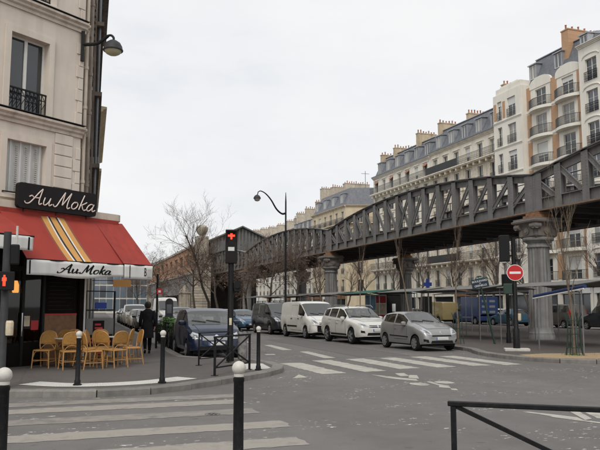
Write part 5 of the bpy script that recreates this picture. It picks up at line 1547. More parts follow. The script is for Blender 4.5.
SUV = dict(L=4.52, W=1.86, r=0.36, xf=0.92, xr=3.61, low=0.32, roofw=0.74, tw=0.23,
    top=[(0,0.62),(0.04,0.78),(0.12,0.88),(0.4,1.0),(0.95,1.08),(1.28,1.12),(2.02,1.58),(2.4,1.66),(3.2,1.66),(3.9,1.60),(4.15,1.50),(4.40,1.12),(4.52,0.8)],
    belt=[(0,0.58),(0.12,0.82),(0.95,1.01),(1.4,1.05),(3.0,1.12),(4.0,1.20),(4.35,1.08),(4.52,0.74)], plan=plan(4.52),
    ws=(1.3,2.05), rw=(4.14,4.39), side=[(1.55,2.48),(2.56,3.36),(3.44,3.98)],
    lamp=[(0.46,0.80),(0.66,0.78),(0.84,0.84),(0.86,0.93),(0.74,0.95),(0.54,0.88)], lamp_in=[(0.56,0.82),(0.76,0.85),(0.78,0.91),(0.62,0.87)],
    fog=[(0.62,0.50),(0.80,0.52),(0.80,0.62),(0.66,0.60)],
    front=[('grille',[(-0.44,0.74),(0.44,0.74),(0.40,0.84),(-0.40,0.84)],'plastic_black',0.006),('chrome_bar',[(-0.46,0.785),(0.46,0.785),(0.46,0.805),(-0.46,0.805)],'chrome',0.014),
           ('intake',[(-0.55,0.40),(0.55,0.40),(0.50,0.52),(-0.50,0.52)],'plastic_black',0.006),('badge',diamond(0,0.80,0.075),'chrome',0.024)],
    plate=0.57, doors=[[(1.48,0.45),(2.50,0.45),(2.54,1.02),(1.46,0.98)],[(2.54,0.45),(3.20,0.45),(3.38,0.80),(3.40,1.06),(2.58,1.03)]], handle=0.90, mirror=(1.66,1.12), spokes=5,
    trim=[('sill_trim',[(1.35,0.37),(3.15,0.37),(3.15,0.43),(1.35,0.43)],'plastic_black')], tail=[(0.55,0.9),(0.84,0.9),(0.84,1.1),(0.6,1.05)], extra=roof_rails)
def vanspec(L=4.80, H=1.94, black=True):
    return dict(L=L, W=1.90, r=0.33, xf=0.95, xr=L-0.80, low=0.30, roofw=0.86, tw=0.21,
    top=[(0,0.60),(0.05,0.80),(0.14,0.92),(0.5,1.08),(0.80,1.17),(1.68,1.82),(1.95,H-0.03),(2.4,H),(L-0.3,H-0.03),(L-0.08,H-0.12),(L,1.5)],
    belt=[(0,0.56),(0.14,0.86),(0.8,1.08),(1.2,1.14),(2.4,1.16),(L-0.2,1.18),(L,1.1)], plan=PLAN+[(L-0.3,1.0),(L,0.95)],
    ws=(0.82,1.72), side=[(1.10,1.98)],
    lamp=[(0.52,0.78),(0.84,0.80),(0.86,0.98),(0.78,1.04),(0.62,0.94)], lamp_in=[(0.60,0.83),(0.78,0.85),(0.79,0.97),(0.68,0.93)],
    front=[('bumper',[(-0.90,0.36),(0.90,0.36),(0.90,0.70),(-0.90,0.70)],'plastic_black' if black else 'seam',0.02),('grille',[(-0.50,0.74),(0.50,0.74),(0.48,0.84),(-0.48,0.84)],'plastic_black',0.008),
           ('badge',[(-0.06,0.88),(0.06,0.88),(0,0.99)],'chrome',0.02)],
    plate=0.50, doors=[[(1.32,0.42),(1.98,0.42),(2.02,1.10),(1.20,1.06)],[(2.10,0.42),(3.05,0.42),(3.05,1.72),(2.10,1.72)]], handle=1.0, mirror=(1.28,1.25), mirror_mat='plastic_black', handle_mat='plastic_black', spokes=6,
    trim=[('side_moulding',[(2.08,0.58),(L-1.25,0.58),(L-1.25,0.66),(2.08,0.66)],'plastic_black' if black else 'seam')])
HATCH = dict(L=3.95, W=1.70, r=0.30, xf=0.80, xr=3.28, low=0.25, roofw=0.72,
    top=[(0,0.48),(0.05,0.60),(0.15,0.68),(0.5,0.82),(0.95,0.93),(1.2,0.98),(1.95,1.38),(2.3,1.45),(2.9,1.43),(3.4,1.34),(3.75,1.0),(3.95,0.65)],
    belt=[(0,0.44),(0.15,0.63),(0.95,0.86),(1.3,0.91),(2.5,0.95),(3.4,1.0),(3.75,0.92),(3.95,0.6)], plan=plan(3.95),
    ws=(1.22,1.98), rw=(3.38,3.74), side=[(1.45,2.32),(2.40,3.25)],
    lamp=[(0.44,0.60),(0.72,0.64),(0.78,0.76),(0.74,0.86),(0.56,0.74)], lamp_in=[(0.54,0.65),(0.70,0.69),(0.70,0.78),(0.60,0.73)],
    front=[('intake',[(-0.50,0.30),(0.50,0.30),(0.44,0.46),(-0.44,0.46)],'plastic_black',0.006),('badge',diamond(0,0.60,0.05),'chrome',0.015)],
    plate=0.40, doors=[[(1.40,0.40),(2.34,0.40),(2.38,0.88),(1.38,0.85)]], handle=0.78, mirror=(1.52,0.98), spokes=6, tail=[(0.55,0.75),(0.74,0.75),(0.72,0.98),(0.6,0.95)])
MPV = dict(L=3.85, W=1.76, r=0.30, xf=0.72, xr=3.20, low=0.26, roofw=0.80,
    top=[(0,0.50),(0.05,0.66),(0.13,0.78),(0.4,0.95),(0.72,1.05),(0.90,1.09),(1.55,1.52),(1.9,1.60),(2.6,1.60),(3.3,1.54),(3.6,1.36),(3.78,1.0),(3.85,0.7)],
    belt=[(0,0.46),(0.13,0.72),(0.7,0.97),(1.0,1.0),(2.4,1.03),(3.4,1.06),(3.75,0.95),(3.85,0.66)], plan=plan(3.85),
    ws=(0.92,1.57), rw=(3.55,3.76), side=[(1.18,2.02),(2.10,2.82),(2.9,3.4)],
    lamp=[(0.50,0.64),(0.76,0.66),(0.82,0.78),(0.74,0.86),(0.56,0.80)], lamp_in=[(0.58,0.68),(0.74,0.70),(0.74,0.79),(0.62,0.77)],
    front=[('grille',[(-0.46,0.60),(0.46,0.60),(0.44,0.74),(-0.44,0.74)],'rim_grey',0.010),('badge',[(0.06*math.cos(k*0.524),0.72+0.06*math.sin(k*0.524)) for k in range(12)],'chrome',0.024),
           ('intake',[(-0.60,0.30),(0.60,0.30),(0.56,0.42),(-0.56,0.42)],'plastic_black',0.006)],
    plate=0.45, doors=[[(1.15,0.42),(2.02,0.42),(2.06,0.97),(1.12,0.95)]], handle=0.86, mirror=(1.25,1.12), spokes=5, tail=[(0.6,0.75),(0.76,0.75),(0.74,1.05),(0.64,1.0)])
KANGOO = dict(MPV, L=4.2, xr=3.50, xf=0.82, top=[(0,0.55),(0.05,0.72),(0.14,0.86),(0.5,1.02),(0.95,1.12),(1.15,1.17),(1.75,1.72),(2.1,1.82),(3.6,1.82),(4.0,1.78),(4.15,1.3),(4.2,0.8)],
    belt=[(0,0.5),(0.14,0.8),(0.9,1.05),(1.2,1.10),(3.9,1.14),(4.1,1.1),(4.2,0.75)], plan=PLAN+[(3.9,1.0),(4.2,0.95)], ws=(1.17,1.77), rw=None, side=[(1.40,2.15),(2.25,3.0),(3.1,3.8)],
    doors=[[(1.38,0.42),(2.16,0.42),(2.20,1.05),(1.36,1.02)],[(2.26,0.42),(3.05,0.42),(3.05,1.08),(2.26,1.08)]], roofw=0.86, tail=[(0.7,0.9),(0.84,0.9),(0.84,1.5),(0.74,1.5)])
DOWN = R(90)      # local +x (to the rear) points away from the camera: cars face us
def veh(name, label, cat, xl, yf, S, pm, tilt=0.0, group='vehicles parked and queueing on the near carriageway'):
    """xl = x of the side next to the carriageway, yf = front bumper"""
    return vehicle(name, label, cat, (xl, yf, 0.002), DOWN + tilt, S, pm, group)
veh('parked_car', 'small silver hatchback parked first in the row beside the zebra crossing', 'car', 12.95+0.82, 23.05, TW, 'paint_silver', R(1.5))
veh('parked_car', 'white sport utility car parked behind the small silver hatchback', 'car', 12.6+0.93, 27.95, SUV, 'paint_pearl', R(1.5))
veh('parked_van', 'white panel van with black bumper parked between the white car and dark van', 'van', 12.42+0.95, 33.4, vanspec(), 'paint_white', R(1.5))
DV = vanspec(4.75, 1.90); DV = dict(DV, side=[(1.10,1.98),(2.15,3.2)], side_mat={1: 'paint_green'})
veh('parked_van', 'dark slate van with green side panel parked behind the white panel van', 'van', 12.3+0.95, 39.2, DV, 'paint_slate', R(1.5))
veh('parked_car', 'metallic blue hatchback parked behind the dark van', 'car', 12.0+0.85, 45.9, HATCH, 'paint_blue', R(2))
veh('parked_car', 'dark grey car just behind the metallic blue hatchback', 'car', 11.9+0.85, 51.5, dict(HATCH), 'paint_grey', R(2))
veh('parked_car', 'navy blue compact car parked at the left kerb behind the crossed barriers', 'car', 4.02+0.98, 21.95, MPV, 'paint_navy', R(-0.8))
# left kerb row seen past the walking woman
for i, (y, pm, S, lb) in enumerate([(46.5,'paint_slate',HATCH,'dark car with pale windscreen parked left, nearest behind the walking woman'),(52.5,'paint_pearl',HATCH,'cream car parked left beyond the dark one by the pavement'),
        (58.5,'paint_white',KANGOO,'white high car farther along the left kerb'),(65,'paint_grey',HATCH,'grey car far along the left kerb'),(71,'paint_black',HATCH,'black car at the far end of the left kerb row')]):
    veh('parked_car', lb, 'car', 5.15+0.045*(y-46)+0.9, y, S, pm, R(-2.5), 'cars parked along the left kerb')
TALL = vanspec(5.4, 2.45)
TALL['top'] = [(0,0.65),(0.05,0.9),(0.14,1.05),(0.5,1.2),(0.85,1.3),(1.6,2.1),(1.9,2.36),(2.4,2.45),(5.1,2.42),(5.32,2.3),(5.4,1.7)]
veh('delivery_van', 'tall white delivery van coming up the road behind the planters', 'van', 9.9, 62, TALL, 'paint_white', R(-1))
veh('moving_car', 'silver car behind the roof of the navy car', 'car', 9.5, 52.5, MPV, 'paint_grey', R(-1))
veh('moving_car', 'white car half hidden behind the traffic signal post', 'car', 10.2, 44.5, HATCH, 'paint_white', R(-1))
veh('moving_car', 'small pale car far back in the left lane beyond the tall van', 'car', 8.9, 80, HATCH, 'paint_pearl', R(-1))
# other carriageway, seen under the viaduct
GF = 'vehicles parked beyond the viaduct'
def far(name, label, cat, x, y, S, pm): return vehicle(name, label, cat, (x, y, 0.002), -DOWN, S, pm, GF)   # these face away
far('parked_car', 'brown grey estate car beyond the young guarded tree at the right', 'car', 37.3, 47.0, KANGOO, 'paint_brown')
far('parked_car', 'dark high car cut by the right edge under the viaduct', 'car', 37.0, 41.6, KANGOO, 'paint_slate')
far('parked_car', 'teal car seen between the sign post and the iron column', 'car', 37.3, 53.3, HATCH, 'paint_teal')
far('parked_car', 'small white car beyond the viaduct left of the sign post', 'car', 39.4, 58.5, HATCH, 'paint_white')
YV = vanspec(5.0, 2.1)
far('parked_van', 'mustard yellow van seen beneath the viaduct left of the blue truck', 'van', 36.0, 63.6, YV, 'paint_yellow')
def box_truck(root, drape, tree):
    b = MB(); b.box(1.75, 4.75, -0.98, 0.98, 0.75, 2.5); o = b.build('cargo_box', 'paint_truck', root, bevel=0.03)
    for z in (1.2, 1.8): MB().box(1.745, 1.76, -0.95, 0.95, z, z+0.03).build('box_rib', 'rim_grey', o)
    for k in range(6):
        MB().box(4.751, 4.756, -0.72+(k%2)*0.78, -0.18+(k%2)*0.84, 1.05+(k//2)*0.48, 1.25+(k//2)*0.48).build('box_print', 'paint_grey', o)
TRK = dict(vanspec(4.75, 2.0), top=[(0,0.6),(0.05,0.85),(0.14,1.0),(0.5,1.15),(0.8,1.25),(1.4,1.86),(1.6,1.95),(1.72,1.95),(1.8,0.95),(4.75,0.95)], belt=[(0,0.56),(0.14,0.9),(0.8,1.1),(1.72,1.15),(1.8,0.85),(4.75,0.85)], ws=(0.82,1.5), side=[(1.0,1.6)],
           doors=[[(1.15,0.42),(1.6,0.42),(1.62,1.05),(1.05,1.0)]], trim=[], mirror=(1.1,1.3), extra=box_truck)
far('box_truck', 'bright blue box truck parked beneath the viaduct beside the yellow van', 'truck', 37.0, 58.6, TRK, 'paint_truck')
for y, pm, lb in [(71,'paint_grey','grey car beyond the viaduct behind the market poles'),(77.5,'paint_black','black car beyond the viaduct, left of the grey one'),(84,'paint_white','white car farthest along beyond the viaduct')]:
    far('parked_car', lb, 'car', 37.2, y, HATCH, pm)

# ------------------------------------------------------------------ bollards, barriers, signals, signs
def bollard_meshes():
    a = MB(); a.lathe([(0.085,0.0),(0.085,0.03),(0.062,0.04),(0.060,0.10),(0.048,0.12),(0.045,0.88),(0.050,0.89),(0.050,0.92),(0.042,0.925)], 20)
    c = MB(); c.lathe([(0.038,0.925),(0.045,0.93),(0.045,0.955)], 20)
    b = MB(); b.lathe([(0.03,0.95)]+[(0.063*math.cos(R(k)), 1.005+0.063*math.sin(R(k))) for k in range(-60,90,15)]+[(0.004,1.068)], 20)
    return a.mesh('post', 'post_black', 40), c.mesh('collar', 'ball_white', 40), b.mesh('ball', 'ball_white', 60)
bm_ = bollard_meshes()
for x, y, lb in [(2.2,14.62,'black bollard with white ball top on the café kerb, right of the chairs'),(0.56,14.75,'black bollard with white ball in front of the wicker chairs'),
                 (4.85,16.75,'black white-topped bollard beside the crossed barrier on the corner'),(1.62,6.22,'large nearby black bollard with white ball at the bottom centre'),
                 (-0.33,6.22,'nearby black bollard with white ball cut by the left edge')]:
    o = thing('bollard', lb, 'bollard', (x, y, 0.12), random.uniform(0, 3), 'white-topped bollards')
    for nm, me in zip(('post', 'collar', 'ball'), bm_): obj(nm, me, o)

def barrier(label, p, q, h=0.88, t=0.042):
    p, q = Vector(p), Vector(q); L = (q-p).length
    r = thing('crossed_barrier', label, 'barrier', (p.x, p.y, 0.12), math.atan2(q.y-p.y, q.x-p.x), 'crossed pavement barriers')
    for x in (0.0, L):
        b = MB(); b.box(x-t/2, x+t/2, -t/2, t/2, 0, h-t); b.box(x-0.06, x+0.06, -0.06, 0.06, 0, 0.015); b.build('leg', 'post_black', r)
    MB().box(-t/2-0.02, L+t/2+0.02, -t/2, t/2, h-t+0.001, h).build('top_rail', 'post_black', r, bevel=0.006)
    MB().box(t/2, L-t/2, -t*0.4, t*0.4, 0.16, 0.16+t*0.8).build('bottom_rail', 'post_black', r)
    b = MB(); b.bar((t/2,0.008,h-t),(L-t/2,0.008,0.19),0.022,t*0.8); b.build('brace', 'post_black', r)
    b = MB(); b.bar((t/2,-0.012,0.19),(L-t/2,-0.012,h-t),0.022,t*0.8); b.build('brace', 'post_black', r)
barrier('black crossed barrier on the café corner in front of the signal post', (3.54,15.75), (4.68,16.95))
barrier('black crossed barrier behind, half hiding the bonnet of the navy car', (3.75,18.6), (4.72,19.3), 0.86, 0.03)
barrier('large black crossed barrier cut by the bottom right corner', (2.68,4.36), (3.92,3.40), 0.90, 0.036)

# pedestrian signal with the red cross, on a thick black mast
s_ = thing('signal_post', 'black signal post showing a red cross in front of the navy car', 'traffic signal', (4.88, 19.75, 0.12), R(-14))
b = MB(); b.lathe([(0.11,0),(0.11,0.35),(0.085,0.4),(0.08,2.85)], 16); b.build('mast', 'post_black', s_, smooth=40)
b = MB(); b.box(-0.17,0.17,-0.12,0.14,2.78,3.76); b.build('head', 'sign_black', s_, bevel=0.02)
b = MB(); b.box(-0.14,0.14,-0.22,-0.121,3.70,3.73); b.box(-0.14,-0.125,-0.2,-0.121,3.42,3.70); b.box(0.125,0.14,-0.2,-0.121,3.42,3.70); b.build('hood', 'plastic_black', s_)
b = MB(); b.box(-0.10,0.10,-0.128,-0.121,3.55,3.605); b.box(-0.032,0.032,-0.128,-0.121,3.605,3.645); b.box(-0.024,0.024,-0.128,-0.121,3.475,3.55); b.build('red_cross', 'lit_red', s_)
MB().box(-0.09,0.09,-0.128,-0.121,3.14,3.25).build('white_panel', 'shutter_pale', s_)
b = MB(); b.box(0.10,0.28,-0.08,0.12,1.98,2.28); b.tube([(0.19,-0.081,2.13),(0.19,-0.12,2.13)], 0.07, 12); b.build('side_signal', 'plastic_black', s_)
MB().box(-0.035,0.035,-0.092,-0.083,1.02,1.22).build('sticker', 'poster_cream', s_)

# left edge: pedestrian light with red man, and the back of a traffic light
s_ = thing('signal_post', 'dark signal post at the left edge with a lit red man', 'traffic signal', (-0.84, 14.75, 0.12), R(2))
b = MB(); b.lathe([(0.10,0),(0.10,0.3),(0.075,0.34),(0.07,3.0)], 14); b.build('mast', 'iron_grey', s_, smooth=40)
MB().box(-0.12,0.16,-0.20,-0.075,1.86,2.22).build('walk_head', 'plastic_black', s_, bevel=0.015)
b = MB(); X0 = -0.02
b.box(X0-0.017,X0+0.017,-0.208,-0.201,2.115,2.15); b.box(X0-0.026,X0+0.026,-0.208,-0.201,2.03,2.11); b.box(X0-0.040,X0-0.028,-0.208,-0.201,2.035,2.10); b.box(X0+0.028,X0+0.040,-0.208,-0.201,2.035,2.10); b.box(X0-0.024,X0-0.003,-0.208,-0.201,1.94,2.028); b.box(X0+0.003,X0+0.024,-0.208,-0.201,1.94,2.028)
b.build('red_man', 'lit_red', s_)
b = MB(); b.box(0.06,0.23,-0.05,0.16,2.36,2.76); b.build('signal_back', 'plastic_black', s_, bevel=0.03)
b = MB(); b.tube([(0.17,-0.03,2.78),(0.17,-0.03,3.12)], 0.022, 8); b.build('white_stick', 'ball_white', s_)
b = MB(); b.lathe([(0.07,1.0),(0.075,1.05),(0.075,1.24),(0.06,1.28)], 10, (0.11,-0.05,0)); b.build('push_button', 'poster_cream', s_)

# sign post with no-entry disc and the back of a traffic light
n_ = thing('sign_post', 'sign post with red no entry disc and dark signal head by the iron column', 'road sign', (15.35, 20.75, 0.12), R(-30))
MB().box(-0.42,0.42,-0.25,0.25,0.0,0.10).build('base', 'concrete', n_, bevel=0.02)
b = MB(); b.lathe([(0.12,0.10),(0.12,0.75),(0.085,0.8),(0.075,3.95)], 14); b.build('mast', 'post_black', n_, smooth=40)
d = Matrix.Rotation(R(90), 4, 'X'); d.translation = (0.02, -0.10, 2.72)
b = MB(d); b.lathe([(0.285,-0.006),(0.285,0.006)], 32); dk = b.build('disc_rim', 'sign_white', n_)
b = MB(d); b.lathe([(0.265,0.006),(0.265,0.010)], 32); b.build('no_entry_disc', 'no_entry_red', dk)
MB().box(-0.17,0.21,-0.116,-0.111,2.68,2.76).build('white_bar', 'sign_white', dk)
b = MB(); b.box(-0.48,-0.14,-0.14,0.16,3.12,4.05); b.box(-0.14,0.0,-0.03,0.03,3.3,3.36); b.box(-0.14,0.0,-0.03,0.03,3.85,3.91); b.build('signal_back', 'plastic_black', n_, bevel=0.02)
b = MB(); b.add([(-0.66,-0.1,3.92),(-0.48,-0.1,3.98),(-0.48,0.1,3.98),(-0.66,0.1,3.92)], [(0,1,2,3)]); b.build('visor', 'galvanised', n_)
MB().box(-0.38,-0.09,-0.10,0.10,1.98,2.34).build('walk_signal', 'guard_green', n_, bevel=0.015)
MB().box(0.075,0.22,-0.07,0.07,3.12,3.2).build('arm_box', 'plastic_black', n_)
b = MB(); b.lathe([(0.05,1.05),(0.06,1.08),(0.06,1.28),(0.05,1.3)], 8, (0.12,-0.04,0)); b.build('push_button', 'poster_cream', n_)
n2 = thing('signal_post', 'thin dark post standing just left of the iron column', 'post', (18.4, 25.4, 0.12))
b = MB(); b.lathe([(0.11,0),(0.10,0.4),(0.075,0.45),(0.07,2.9)], 12); b.build('mast', 'post_black', n2, smooth=40)
b = MB(); b.box(-0.18,0.18,-0.12,0.12,2.3,2.9); b.build('head', 'plastic_black', n2)

# street name plaque on a leaning post
p_ = thing('street_name_post', 'leaning post with an arched dark green street name plaque', 'street sign', (17.35, 24.9, 0.12), R(-22))
b = MB(); b.tube([(0,0,0),(-0.60,0,2.80)], [0.045,0.038], 10); b.build('post', 'guard_green', p_, smooth=40)
tilt = Matrix.Translation((-0.55,-0.06,2.52)) @ Matrix.Rotation(R(-11), 4, 'Y') @ Matrix.Diagonal((0.84,1,0.84,1))
b = MB(tilt); pts = [(-0.42,-0.26),(0.42,-0.26),(0.42,0.20),(0.22,0.20)] + [(0.20*math.cos(R(a)),0.20+0.15*math.sin(R(a))) for a in range(15,180,15)] + [(-0.22,0.20),(-0.42,0.20)]
k = len(pts); b.add([(x,-0.015,z) for x,z in pts]+[(x,0.015,z) for x,z in pts], [tuple(range(k)),tuple(range(2*k-1,k-1,-1))]+[(i,(i+1)%k,k+(i+1)%k,k+i) for i in range(k)])
pl = b.build('plaque', 'plaque_green', p_)
b = MB(tilt); b.box(-0.385,0.385,-0.022,-0.016,-0.225,0.17); b.build('blue_field', 'plaque_blue', pl)
for txt, z, sz in [('15e Arrt', 0.25, 0.10), ('BOULEVARD', 0.085, 0.135), ('DE', -0.03, 0.07), ('GRENELLE', -0.14, 0.135)]:
    flat_text(pl, txt, tilt @ Matrix.Translation((0,-0.025,z)), sz, 'sign_white')

# curved street lamp
l_ = thing('street_lamp', 'slender street lamp with a curved arm reaching over the road', 'street lamp', (15.5, 46.8, 0.12), R(16))
b = MB(); b.lathe([(0.16,0),(0.15,0.5),(0.09,0.6),(0.075,3.5),(0.055,8.9),(0.02,9.6)], 12); b.build('post', 'iron_black', l_, smooth=40)
b = MB(); b.tube(spline([(0,0,8.1),(-0.35,0,8.05),(-0.8,0,8.35),(-1.25,0,8.95),(-1.7,0,9.35),(-2.1,0,9.5),(-2.32,0,9.42)], 6), [0.075-0.045*i/36 for i in range(37)], 8); b.build('arm', 'iron_black', l_, smooth=40)
b = MB(); b.tube([(-2.32,0,9.42),(-2.38,0,9.2)], 0.035, 8); b.lathe([(0.26,-0.12),(0.25,-0.04),(0.18,0.08),(0.07,0.16)], 16, (-2.40,0,9.05)); b.build('lamp_hood', 'iron_grey', l_, smooth=50)
b = MB(); b.lathe([(0.05,-0.30),(0.16,-0.26),(0.23,-0.12)], 16, (-2.40,0,9.05)); b.build('globe', 'table_top', l_, smooth=60)

# clear refuse bag on its ring
t_ = thing('litter_bag', 'pale litter bag hanging from a ring behind the crossed barrier', 'litter bin', (5.12, 19.3, 0.12))
t_.scale = (0.62, 0.62, 0.92)
b = MB(); b.tube([(0,0.24,0),(0,0.24,1.0)], 0.03, 8); b.tube([(0.22*math.cos(R(a)),0.22*math.sin(R(a)),0.92) for a in range(0,360,20)], 0.016, 6, closed=True); b.build('stand', 'iron_grey', t_, smooth=40)
b = MB(); rows = []
for z, r in [(0.06,0.10),(0.10,0.19),(0.3,0.215),(0.55,0.20),(0.8,0.205),(0.93,0.225),(0.86,0.245)]:
    rows.append([((r+0.018*math.sin(a*5+z*9))*math.cos(a), (r+0.018*math.sin(a*5+z*9))*math.sin(a), z) for a in [2*math.pi*k/24 for k in range(24)]])
b.grid(rows, closed=True); b.build('bag', 'bag_clear', t_, smooth=60)

# parking meter, pole with small sign, planter railings with hedges
m_ = thing('parking_meter', 'tall grey rounded parking meter behind the planters', 'parking meter', (5.0, 31.6, 0.0), R(-10))
b = MB(); pf = [(-0.17,0),(0.17,0),(0.17,1.85)]+[(0.17*math.cos(R(a)),1.85+0.17*math.sin(R(a))) for a in range(15,180,15)]+[(-0.17,1.85)]
k = len(pf); b.add([(x,-0.10,z) for x,z in pf]+[(x,0.10,z) for x,z in pf], [tuple(range(k)),tuple(range(2*k-1,k-1,-1))]+[(i,(i+1)%k,k+(i+1)%k,k+i) for i in range(k)]); b.build('cabinet', 'iron_grey', m_)
MB().box(-0.11,0.11,-0.11,-0.101,1.35,1.75).build('screen', 'glass_mid', m_)
p2 = thing('sign_pole', 'thin pole with a small red and white plate beside the walking woman', 'sign', (3.75, 26.6, 0.12))
b = MB(); b.tube([(0,0,0),(0,0,2.75)], 0.04, 8); b.build('pole', 'post_black', p2, smooth=40)
b = MB(); b.box(-0.02,0.17,-0.06,-0.045,2.0,2.2); q = b.build('plate', 'no_entry_red', p2); MB().box(0.03,0.12,-0.065,-0.061,2.06,2.14).build('white_print', 'sign_white', q)
def planter(label, y):
    r = thing('planter_barrier', label, 'planter', (4.55, y, 0.0), R(90), 'planter railings')
    MB().box(0, 2.0, -0.18, 0.18, 0.0, 0.55).build('trough', 'iron_grey', r, bevel=0.02)
    b = MB()
    for x in (0.02, 1.98): b.tube([(x,0.24,0),(x,0.24,1.05)], 0.025, 6)
    b.tube([(0.02,0.24,1.05),(1.98,0.24,1.05)], 0.022, 6); b.tube([(0.02,0.24,0.2),(1.98,0.24,0.2)], 0.018, 6)
    for k in range(5):
        cx_ = 0.2+k*0.4; b.tube([(cx_+0.28*math.cos(R(a)),0.24,0.22+0.7*math.sin(R(a))) for a in range(0,181,20)], 0.014, 5)
    b.build('railing', 'iron_black', r)
    b = MB(); rnd = random.Random(int(y*10))
    for i in range(900):
        x, yy, z = rnd.uniform(0.02,1.98), rnd.gauss(0,0.10), 0.55+abs(rnd.gauss(0.28,0.22))
        z = min(z, 1.2); a, s = rnd.uniform(0,6.3), rnd.uniform(0.03,0.06)
        u = Vector((math.cos(a), math.sin(a), rnd.uniform(-.6,.6)))*s; v = Vector((-math.sin(a), math.cos(a), rnd.uniform(-.6,.6)))*s*0.6; c = Vector((x,yy,z))
        b.add([c-u, c-v, c+u, c+v], [(0,1,2,3)])
    stuff(b.build('hedge_leaves', 'green_leaf', r, recalc=False))
planter('nearest green hedge trough with arched railing behind the navy car', 26.2)
planter('second green hedge trough with arched railing farther along the kerb', 28.5)

# bicycle leaning at the planters
bk = thing('bicycle', 'dark bicycle leaning by the hedge planters beside the navy car', 'bicycle', (4.18, 26.4, 0.12), R(88))
for x in (0, 1.05):
    w_ = obj('wheel', MB().mesh('wheel', 'rubber'), bk, (x, 0, 0.34))
    b = MB(); b.tube([(0.33*math.cos(R(a)),0,0.33*math.sin(R(a))) for a in range(0,360,15)], 0.018, 6, closed=True); b.build('tyre', 'rubber', w_, smooth=50)
    b = MB()
    for a in range(0,360,30): b.tube([(0,0,0),(0.32*math.cos(R(a)),0,0.32*math.sin(R(a)))], 0.003, 3)
    b.build('spokes', 'rim_grey', w_)
b = MB()
for p, q in [((0.42,0,0.30),(0.30,0,0.85)),((0.42,0,0.30),(0.90,0,0.80)),((0.33,0,0.75),(0.88,0,0.86)),((0,0,0.34),(0.42,0,0.30)),((0,0,0.34),(0.33,0,0.75)),((1.05,0,0.34),(0.87,0,0.92))]: b.tube([p,q], 0.017, 6)
b.build('frame', 'iron_black', bk, smooth=40)
b = MB(); b.tube([(0.87,0,0.92),(0.85,0,1.02)], 0.014, 6); b.tube([(0.75,-0.27,1.02),(0.85,-0.1,1.03),(0.85,0.1,1.03),(0.75,0.27,1.02)], 0.013, 6); b.build('handlebar', 'iron_black', bk)
b = MB(); b.lathe([(0.03,0),(0.06,0.03),(0.05,0.06)], 10, (0.28,0,0.88), sx=2.0); b.build('saddle', 'rubber', bk, smooth=50)

# ------------------------------------------------------------------ wicker chairs and tables
def make_chair():
    r = thing('wicker_chair', 'golden wicker bistro chair', 'chair')
    w, dp = 0.42, 0.42
    sp = [(x*w/2*(0.92 if y > 0 else 1.0), y*dp/2) for x, y in [(-1,-0.8),(-0.9,-0.95),(-0.6,-1),(0.6,-1),(0.9,-0.95),(1,-0.8),(1,0.8),(0.85,1),(-0.85,1),(-1,0.8)]]
    b = MB(); b.prism(sp, 0.435, 0.465); b.build('seat', 'rattan', r, bevel=0.01)
    b = MB(); b.tube([(x,y,0.44) for x,y in sp], 0.018, 6, closed=True); b.build('seat_rim', 'rattan_pole', r, smooth=50)
    for sx in (-1, 1):
        b = MB(); b.tube([(sx*0.20,-0.19,0.44),(sx*0.225,-0.215,0.0)], [0.018,0.014], 7); b.build('leg', 'rattan_pole', r, smooth=50)
        b = MB(); b.tube([(sx*0.185,0.19,0.44),(sx*0.20,0.23,0.2),(sx*0.205,0.26,0.0)], [0.018,0.016,0.014], 7); b.build('leg', 'rattan_pole', r, smooth=50)
    b = MB()
    for p, q in [((-0.21,-0.2,0.2),(0.21,-0.2,0.2)),((-0.21,-0.2,0.16),(-0.2,0.235,0.16)),((0.21,-0.2,0.16),(0.2,0.235,0.16)),((-0.2,0.23,0.2),(0.2,0.23,0.2))]: b.tube([p,q], 0.010, 6)
    for sx in (-1, 1): b.tube(spline([(sx*0.2,-0.19,0.28),(sx*0.15,-0.19,0.40),(sx*0.03,-0.19,0.425)],4), 0.009, 5)
    b.build('stretcher', 'rattan_pole', r, smooth=50)
    # hooped back leaning backwards, curved round the sitter
    def bp(x, z): return (x, 0.19 + (z-0.44)*0.17 - 0.25*x*x*2.0, z)
    hoop = [(-0.19,0.44),(-0.215,0.58),(-0.22,0.72),(-0.185,0.84),(-0.10,0.90),(0,0.915),(0.10,0.90),(0.185,0.84),(0.22,0.72),(0.215,0.58),(0.19,0.44)]
    b = MB(); b.tube(spline([bp(x,z) for x,z in hoop], 4), 0.016, 7); b.build('back_frame', 'rattan_pole', r, smooth=50)
    b = MB(); rows = []
    for j in range(10):
        z = lerp(0.60, 0.905, j/9)
        xm = interp([(0.44,0.19),(0.58,0.215),(0.72,0.22),(0.84,0.185),(0.90,0.10),(0.915,0.03)], z)-0.005
        rows.append([bp(lerp(-xm,xm,i/12), z) for i in range(13)])
    b.grid(rows); o = b.build('backrest', 'rattan', r, smooth=60); so = o.modifiers.new('thick', 'SOLIDIFY'); so.thickness = 0.014; so.offset = 0
    b = MB(); b.tube([bp(-0.21,0.60),bp(0,0.60),bp(0.21,0.60)], 0.012, 6); b.tube(spline([bp(-0.19,0.46),bp(-0.09,0.57),bp(0,0.585),bp(0.09,0.57),bp(0.19,0.46)],4), 0.011, 6); b.build('back_rail', 'rattan_pole', r, smooth=50)
    return r
ch0 = make_chair(); ch0['group'] = 'wicker terrace chairs'
